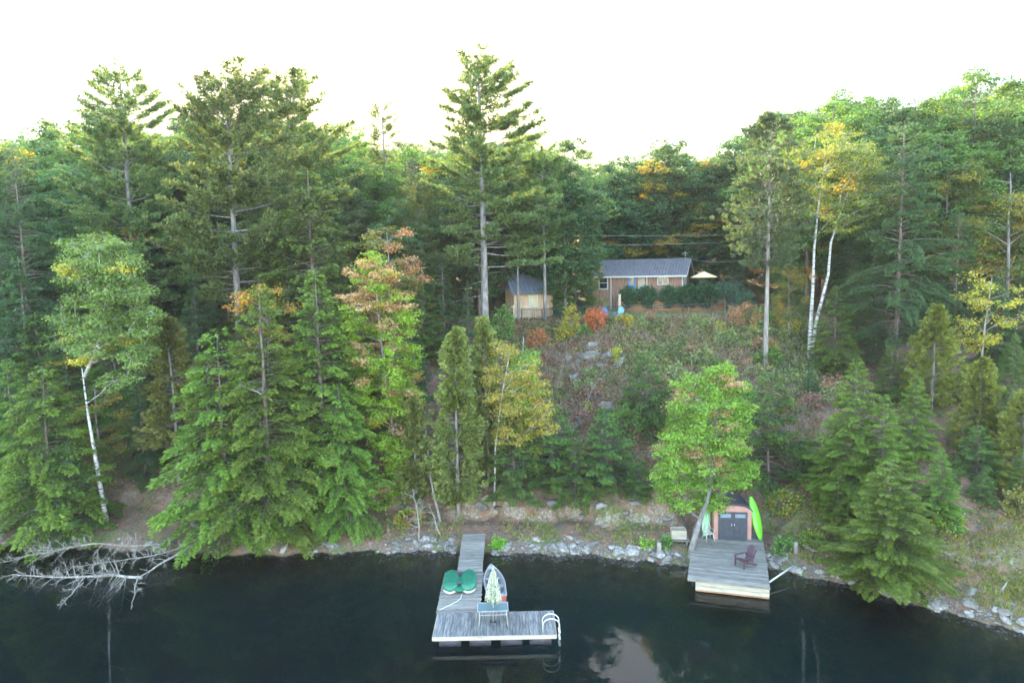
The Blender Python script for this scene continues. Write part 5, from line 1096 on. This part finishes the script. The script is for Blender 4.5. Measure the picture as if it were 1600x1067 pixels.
def adirondack(x, y, z, rz, mat, label, name='adirondack_chair'):
    e = empty(name, (x, y, z), rz); tag(e, label, 'chair')
    for i in range(5): Solid().box((0, -.30 + i * .11, .36 - i * .028), (.52, .095, .022), rx=-.25).obj('seat_slat', mat, e)
    for i in range(5):
        t = i - 2; h = .86 - .05 * t * t; Solid().box((t * .108 * 1.05, .30 + .15, .22 + h / 2), (.10, .022, h), rx=-.36, ry=t * .03).obj('back_slat', mat, e)
    for sx in (-1, 1):
        Solid().box((sx * .34, -.03, .56), (.13, .74, .024)).obj('arm', mat, e)
        Solid().box((sx * .31, -.33, .275), (.035, .09, .55)).obj('front_leg', mat, e)
        Solid().box((sx * .29, .12, .22), (.03, 1.0, .11), rx=-.34).obj('rear_leg', mat, e)
    Solid().box((0, .36, .55), (.60, .03, .07)).obj('back_rail', mat, e)
cp = atz(1163, 884, .70); adirondack(cp.x, cp.y, .70, math.radians(-62), PURPLE, 'plum slatted lounge chair standing alone on the shore deck')
def plastic_chair(x, y, z, rz):
    e = empty('garden_chair', (x, y, z), rz); tag(e, 'white plastic garden chair with round back beside the shed door', 'chair')
    Solid().box((0, 0, .42), (.46, .44, .035)).obj('seat', WHITE_PLASTIC, e)
    for sx in (-1, 1):
        for sy in (-1, 1): Solid().tube([(sx * .20, sy * .19, .42), (sx * .25, sy * .25, 0)], [.026, .018], 6).obj('leg', WHITE_PLASTIC, e, True)
        Solid().tube([(sx * .22, .20, .62), (sx * .27, 0, .66), (sx * .26, -.2, .63), (sx * .21, -.2, .43)], .02, 6).obj('arm', WHITE_PLASTIC, e, True)
    b = Solid().tube([(.24 * math.cos(q), .24 + .06 * math.sin(q), .68 + .27 * math.sin(q)) for q in np.linspace(0, 2 * math.pi, 25)], .026, 6).obj('backrest', WHITE_PLASTIC, e, True)
    for q in np.linspace(0, 2 * math.pi, 8, endpoint=False): Solid().tube([(0, .24, .68), (.23 * math.cos(q), .24 + .06 * math.sin(q), .68 + .26 * math.sin(q))], .012, 5).obj('spoke', WHITE_PLASTIC, b)
cp = atz(1106, 842, .70); plastic_chair(cp.x, cp.y - .1, .70, math.radians(12))
# posts and pole at the waterline
def post(px, py, y, h, rad, label):
    x = at(px, py, y).x; e = Solid().tube([(0, 0, -.3), (.01, 0, h * .6), (0, .02, h)], [rad * 1.1, rad, rad * .95], 9).obj('wooden_post', BARK_CEDAR, None, True); e.location = (x, y, gz(x, y)); tag(e, label, 'post')
post(1030, 862, 37.5, .62, .13, 'grey round post stub on the stones before the leaning maple')
post(1243, 875, 36.3, .65, .13, 'grey round post stub on the stones right of the deck')
a_ = atz(1199, 911, .30); b_ = atz(1236, 886, .55)
pl = Solid().tube([(0, 0, 0), (b_ - a_)[:]], .045, 8).obj('dock_pole', WHITE_PLASTIC, None, True); pl.location = a_; tag(pl, 'white pipe pole slanting from the shore deck to the bank', 'pole')

# ================================================================== terrace: cabin, cottage, fence
def window(parent, w, h, loc, rz=0.0, kind='hung', pane=PANE, fr=.09):
    f = Solid(); f.box((-w / 2 + fr / 2, 0, 0), (fr, .06, h)).box((w / 2 - fr / 2, 0, 0), (fr, .06, h)).box((0, 0, h / 2 - fr / 2), (w - 2 * fr, .06, fr)).box((0, 0, -h / 2 + fr / 2), (w - 2 * fr, .06, fr))
    if kind == 'hung': f.box((0, 0, 0), (w - 2 * fr, .05, .055))
    else: f.box((0, 0, 0), (.06, .05, h - 2 * fr))
    o = f.obj('window', WHITE, parent); o.location = loc; o.rotation_euler = (0, 0, rz)
    if kind == 'hung':
        for z in (h / 4 - .03, -h / 4 + .03): Solid().box((0, .015, z), (w - 2 * fr, .012, h / 2 - fr - .02)).obj('pane', pane, o)
    else:
        for x in (w / 4 - .03, -w / 4 + .03): Solid().box((x, .015, 0), (w / 2 - fr - .02, .012, h - 2 * fr)).obj('pane', pane, o)
    return o
def cabin():
    z0 = gz(1.9, 64.6) - .05; rz = math.radians(17); e = empty('small_cabin', (.30, 63.7, z0), rz); tag(e, 'small wooden cabin with blue metal roof behind two pine trunks', 'cabin')
    w, d, h, hr = 3.75, 3.0, 2.75, 4.05
    Solid().raw([(0, 0, 0), (w, 0, 0), (w, d, 0), (0, d, 0), (0, 0, h), (w, 0, h), (w, d, h), (0, d, h), (0, d / 2, hr - .12), (w, d / 2, hr - .12)],
                [(0, 1, 5, 4), (2, 3, 7, 6), (1, 2, 6, 9, 5), (3, 0, 4, 8, 7), (4, 5, 9, 8), (6, 7, 8, 9)]).obj('wall', SIDING_PALE, e)
    nb = 22
    for i in range(nb): Solid().box((w * (i + .5) / nb, -.012, h / 2), (.035, .024, h - .02)).obj('batten', SIDING_PALE, e)
    for i in range(14): Solid().box((-.012, d * (i + .5) / 14, h / 2), (.024, .035, h - .02)).obj('batten', SIDING_PALE, e)
    ov, ox = .38, .42; sl = (hr - h) / (d / 2)
    for sy, nm in ((1, 'roof_slope'), (-1, 'roof_slope')):
        def P3(x, t): y = d / 2 - sy * (d / 2 + ov) * t; return (x, y, hr - sl * (d / 2 + ov) * t)
        top = [P3(-ox, 0), P3(w + ox, 0), P3(w + ox, 1), P3(-ox, 1)]; v = top + [(p[0], p[1], p[2] - .06) for p in top]
        r = Solid().raw(v, [(0, 1, 2, 3) if sy < 0 else (3, 2, 1, 0), (7, 6, 5, 4), (0, 4, 5, 1), (1, 5, 6, 2), (2, 6, 7, 3), (3, 7, 4, 0)]).obj(nm, BLACK_METAL if sy == 1 else ROOF_BLUE, e)  # front slope coloured black so the sheet gaps read as rib shadow
        if sy == 1:
            for i in range(13):
                x = -ox + (w + 2 * ox) * (i + .02) / 12.05; a, b = P3(x, 0), P3(x, 1); Solid().tube([(a[0], a[1], a[2] + .012), (b[0], b[1], b[2] + .012)], .026, 4).obj('roof_rib', ROOF_BLUE, r)
                if i < 12:
                    x2 = x + (w + 2 * ox) / 12.05; q4 = [P3(x + .045, 0), P3(x2 - .045, 0), P3(x2 - .045, 1), P3(x + .045, 1)]
                    Solid().raw([(p_[0], p_[1], p_[2] + .035) for p_ in q4] + [(p_[0], p_[1], p_[2] + .006) for p_ in q4], [(3, 2, 1, 0), (4, 5, 6, 7), (0, 1, 5, 4), (1, 2, 6, 5), (2, 3, 7, 6), (3, 0, 4, 7)]).obj('roof_sheet', ROOF_BLUE, r)
            a, b = P3(-ox, 1), P3(w + ox, 1); Solid().box(((a[0] + b[0]) / 2, a[1] - .012, a[2] - .09), (w + 2 * ox, .02, .14)).obj('fascia', BLACK_METAL, r)
    Solid().tube([(-ox, d / 2, hr + .02), (w + ox, d / 2, hr + .02)], .05, 6).obj('ridge_cap', ROOF_BLUE, e)
    window(e, .95, 1.35, (1.85, -.035, 1.75), pane=LEDSCREEN)
    for x in (0, w): Solid().box((x, -.03, h / 2), (.10, .05, h - .02)).obj('corner_board', SIDING_PALE, e)
cabin()
def cottage():
    z0 = gz(13, 69.5); rz = math.radians(-21); e = empty('cottage', (8.45, 71.6, z0), rz); tag(e, 'long low reddish wood cottage with grey metal roof and white trim', 'cottage')
    w, d = 9.3, 5.6; h = 15.95 - z0; hr = 17.35 - z0
    Solid().raw([(0, 0, 0), (w, 0, 0), (w, d, 0), (0, d, 0), (0, 0, h), (w, 0, h), (w, d, h), (0, d, h), (0, d / 2, hr - .12), (w, d / 2, hr - .12)],
                [(0, 1, 5, 4), (2, 3, 7, 6), (1, 2, 6, 9, 5), (3, 0, 4, 8, 7), (4, 5, 9, 8), (6, 7, 8, 9)]).obj('wall', SIDING, e)
    for i in range(38): Solid().box((w * (i + .5) / 38, -.012, h / 2), (.03, .024, h - .02)).obj('batten', SIDING, e)
    ov, ox = .45, .45; sl = (hr - h) / (d / 2)
    for sy in (1, -1):
        def P3(x, t): y = d / 2 - sy * (d / 2 + ov) * t; return (x, y, hr - sl * (d / 2 + ov) * t)
        top = [P3(-ox, 0), P3(w + ox, 0), P3(w + ox, 1), P3(-ox, 1)]; v = top + [(p[0], p[1], p[2] - .06) for p in top]
        r = Solid().raw(v, [(0, 1, 2, 3) if sy < 0 else (3, 2, 1, 0), (7, 6, 5, 4), (0, 4, 5, 1), (1, 5, 6, 2), (2, 6, 7, 3), (3, 7, 4, 0)]).obj('roof_slope', BLACK_METAL if sy == 1 else ROOF_GREY, e)  # front underlay black: seam shading put in as colour under the roof sheets
        for xe in (-ox - .012, w + ox + .012):
            a, b = P3(xe, 0), P3(xe, 1); Solid().raw([(a[0], a[1], a[2]), (b[0], b[1], b[2]), (b[0], b[1], b[2] - .18), (a[0], a[1], a[2] - .18), (a[0] + .02, a[1], a[2]), (b[0] + .02, b[1], b[2]), (b[0] + .02, b[1], b[2] - .18), (a[0] + .02, a[1], a[2] - .18)], [(0, 1, 2, 3), (4, 7, 6, 5), (0, 4, 5, 1), (1, 5, 6, 2), (2, 6, 7, 3), (3, 7, 4, 0)]).obj('bargeboard', WHITE, r)
        if sy == 1:
            for i in range(34):
                x = -ox + (w + 2 * ox) * (i + .02) / 33.05; a, b = P3(x, 0), P3(x, 1); Solid().tube([(a[0], a[1], a[2] + .01), (b[0], b[1], b[2] + .01)], .018, 4).obj('roof_rib', ROOF_GREY, r)
                if i < 33:
                    x2 = x + (w + 2 * ox) / 33.05; q4 = [P3(x + .04, 0), P3(x2 - .04, 0), P3(x2 - .04, 1), P3(x + .04, 1)]
                    Solid().raw([(p_[0], p_[1], p_[2] + .035) for p_ in q4] + [(p_[0], p_[1], p_[2] + .006) for p_ in q4], [(3, 2, 1, 0), (4, 5, 6, 7), (0, 1, 5, 4), (1, 2, 6, 5), (2, 3, 7, 6), (3, 0, 4, 7)]).obj('roof_sheet', ROOF_GREY, r)
            a, b = P3(-ox, 1), P3(w + ox, 1); Solid().box(((a[0] + b[0]) / 2, a[1] - .012, a[2] - .10), (w + 2 * ox, .024, .17)).obj('fascia', WHITE, r)
    Solid().tube([(-ox, d / 2, hr + .02), (w + ox, d / 2, hr + .02)], .05, 6).obj('ridge_cap', ROOF_GREY, e)
    window(e, .98, 1.35, (1.25, -.035, h - .92)); window(e, 1.15, .95, (7.35, -.035, h - .72), kind='slide'); window(e, .8, 1.0, (w + .035, 1.0, h - .75), math.pi / 2); window(e, .8, 1.0, (w + .035, 2.2, h - .75), math.pi / 2)
    for x in (2.05, 5.75, 9.28): Solid().box((x, -.05, h / 2), (.10, .07, h - .04)).obj('trim_post', WHITE, e)
    dr = Solid().box((4.2, -.03, h - 1.13), (.82, .05, 2.05)).obj('door', BLUE_P, e); Solid().box((4.2, -.06, h - .75), (.45, .014, .8)).obj('door_pane', PANE, dr)
    Solid().box((5.2, -.03, h - .95), (.7, .045, 1.5)).obj('wall_panel', WOOD_PALE, e)
    lamp = Solid().tube([(3.3, -.10, h - .28), (3.3, -.10, h - .12)], [.08, .12], 8).obj('wall_lamp', WHITE, e)
    Solid().tube([(w - .1, d / 2, hr), (w - .1, d / 2, hr + .75)], .02, 5).tube([(w - .45, d / 2, hr + .55), (w + .2, d / 2, hr + .55)], .012, 5).obj('antenna', WHITE, e)
cottage()
# log terrace wall below the round bushes
def terrace():
    x0, y0 = 10.5, 67.0; x1, y1 = 20.6, 65.9; z0 = gz(15, 66); L = math.hypot(x1 - x0, y1 - y0); e = empty('log_terrace_wall', (x0, y0, z0 - .1), math.atan2(y1 - y0, x1 - x0)); tag(e, 'low terrace wall of stacked brown logs below the round bushes', 'wall')
    for r in range(5):
        for k in range(3):
            a = L * k / 3 + .02; b = L * (k + 1) / 3 - .02; Solid().tube([(a, .02 * (r % 2), .12 + r * .24), (b, .02 * ((r + k) % 2), .12 + r * .24)], .125, 9).obj('log', WOOD_LOG, e, True)
    for k in range(4): Solid().box((L * k / 3, -.14, .62), (.12, .12, 1.35)).obj('post', WOOD_LOG, e)
    Solid().box((L / 2, .9, .55), (L, 1.5, 1.2)).obj('earth_fill', noisy('terrace_soil', [(.3, (.06, .045, .03)), (.7, (.16, .12, .08))], 3), e)
    return z0
tz = terrace()
kb_ = gen_bush('round_bush', 431, .88, .88, [(.028, .07, .034), (.040, .092, .042), (.055, .115, .05)], n=190, per=26, leaf=(.16, .06))
for px, y, s_, lab in ((983, 67.0, 1.0, 'round dark clipped bush before the cottage trim post, first in the row'), (1010, 66.8, 1.02, 'round dark clipped bush before the blue cottage door'), (1046, 66.5, 1.0, 'round dark clipped bush below the sliding cottage window'),
                       (1074, 66.2, 1.05, 'round dark clipped bush at the cottage corner'), (1103, 66.0, 1.15, 'round dark clipped bush under the yellow umbrella, last in the row')):
    x = at(px, 460, y).x; o = plant(kb_, 'round_bush', x, y - .15, kb_[2] * s_ * 1.08, lab, 'clipped bushes along the log terrace', cat='bush', rz=px, trunk='stems', crown='foliage'); o.location.z = tz + .62
kc_ = gen_bush('young_pine', 433, .9, 1.3, [(.05, .10, .07), (.07, .13, .09), (.09, .15, .10)], n=170, per=24, leaf=(.20, .05), lump=.2)
for px, py, y, s_, lab in ((1137, 430, 66.5, 1.15, 'bluish young pine right of the clipped bushes'), (1165, 462, 63.0, .85, 'smaller bluish young pine at the lawn corner')):
    x = at(px, py, y).x; plant(kc_, 'young_pine', x, y, kc_[2] * s_, lab, cat='tree', rz=px, trunk='trunk', crown='crown')
x = at(876, 478, 62.5).x; plant(kb_, 'round_bush', x, 62.5, .95, 'small round green bush at the corner of the small cabin', cat='bush', trunk='stems', crown='foliage')
shrub('pale_shrub', 938, 462, 66.5, .75, .8, [(.22, .24, .10), (.30, .24, .12), (.14, .2, .07)], 'pale yellowing shrub below the cottage window', 419, n=60)
# black wire fence on the crest
def fence():
    pts = []
    for px in (815, 847, 885, 930, 978, 1022, 1067, 1112, 1150): y = 60.3; x = at(px, 490, y).x; pts.append((x, y, gz(x, y)))
    b = Vector(pts[4]); e = empty('wire_fence', b); tag(e, 'black wire fence with thin posts along the top of the bank', 'fence'); q = [(Vector(p) - b) for p in pts]
    for p in q: Solid().tube([(p.x, p.y, p.z - .3), (p.x, p.y, p.z + 1.3)], .05, 6).obj('post', BLACK_METAL, e)
    for i in range(len(q) - 1):
        Solid().tube([(q[i].x, q[i].y, q[i].z + 1.26), (q[i + 1].x, q[i + 1].y, q[i + 1].z + 1.26)], .036, 6).obj('top_rail', BLACK_METAL, e)
        s = Solid(); L = (q[i + 1] - q[i]).length; nn = int(L / .12); u = (q[i + 1] - q[i])
        for k in range(nn):
            for sg in (0, 1):
                a = q[i] + u * (k / nn); c = q[i] + u * ((k + 1) / nn)
                for m in range(9):
                    z0, z1 = .06 + m * .13, .06 + (m + 1) * .13
                    if (m + sg) % 2: z0, z1 = z1, z0
                    s.tube([(a.x, a.y, a.z + z0), (c.x, c.y, c.z + z1)], .004, 3, False)
        s.obj('wire_mesh', BLACK_METAL, e)
fence()
def open_umbrella():
    p = at(1100, 427, 68.5); z0 = gz(p.x, 68.5); e = empty('patio_umbrella', (p.x, 68.5, z0)); tag(e, 'open pale yellow patio umbrella at the end of the cottage', 'umbrella'); h = p.z - z0
    Solid().tube([(0, 0, 0), (0, 0, h)], .03, 8).obj('pole', WOOD_PALE, e)
    n = 8; v = [(0, 0, h + .18)] + [(1.38 * math.cos(2 * math.pi * i / n), 1.38 * math.sin(2 * math.pi * i / n), h - .38) for i in range(n)] + [(0, 0, h + .13)] + [(1.36 * math.cos(2 * math.pi * i / n), 1.36 * math.sin(2 * math.pi * i / n), h - .42) for i in range(n)]
    f = [(0, 1 + i, 1 + (i + 1) % n) for i in range(n)] + [(n + 1, n + 2 + (i + 1) % n, n + 2 + i) for i in range(n)] + [(1 + i, n + 2 + i, n + 2 + (i + 1) % n, 1 + (i + 1) % n) for i in range(n)]
    Solid().raw(v, f).obj('canopy', YELLOW_CLOTH, e)
    for i in range(n): Solid().tube([(0, 0, h - .25), (.8 * math.cos(2 * math.pi * i / n), .8 * math.sin(2 * math.pi * i / n), h - .24)], .012, 4).obj('rib', WOOD_PALE, e)
open_umbrella()
for px, mat, rzz, lab in ((950, BLUE_P, 25, 'blue slatted garden chair on the lawn edge behind the orange shrub'), (966, AQUA_P, -40, 'pale aqua slatted garden chair on the lawn edge by the fence')):
    p = at(px, 492, 61.6); adirondack(p.x, 61.6, gz(p.x, 61.6), math.radians(rzz), mat, lab, 'garden_chair')
p = at(968, 470, 65); o = Solid().box((0, 0, .95), (.22, .22, 1.9)).box((0, 0, 1.93), (.28, .28, .06)).obj('gate_post', WOOD_PALE, None); o.location = (p.x, 65, gz(p.x, 65)); tag(o, 'pale square wooden post by the aqua garden chair', 'post')
p = at(820, 480, 61.5); e_ = empty('wooden_railing', (p.x, 61.6, gz(p.x, 61.6))); tag(e_, 'short raw lumber railing in front of the small cabin', 'railing')
for x in (-1.0, .35): Solid().box((x, 0, .75), (.11, .11, 1.55)).obj('post', WOOD_PALE, e_)
for z in (.55, 1.35): Solid().box((-.35, -.07, z), (1.75, .04, .12)).obj('rail', WOOD_PALE, e_)
# overhead wires behind the cottage
for pa, pb, y, lab in (((930, 362), (1180, 360), 74.4, 'highest thin overhead wire behind the cottage roof'), ((930, 377), (1180, 371), 74.6, 'second thin overhead wire behind the cottage roof'), ((1072, 404), (1190, 400), 73.5, 'thin service wire running from the roof antenna')):
    a, b = at(*pa, y), at(*pb, y); q = np.linspace(0, 1, 11)
    if 'service' not in lab: d_ = b - a; a, b = a - d_ * .9, b + d_ * .9
    pts = [((a + (b - a) * float(t)) + Vector((0, 0, -.5 * 4 * float(t) * (1 - float(t)))))[:] for t in q]
    rope('overhead_wire', pts, .017, WIRE, lab, 'wire')
# ------------------------------------------------------------------ morning air
def haze():
    m, nt, out = newmat('thin_haze'); v = N(nt, 'ShaderNodeVolumePrincipled', Density=.0002, Anisotropy=.0); v.inputs['Color'].default_value = (.88, .94, 1.0, 1)
    nt.links.new(v.outputs[0], out.inputs['Volume'])
    o = Solid().box((0, 0, 13.0), (530, 530, 54.0)).obj('haze', m); tag(o, 'thin pale morning haze hanging over the lake and wood', kind='stuff')
haze()
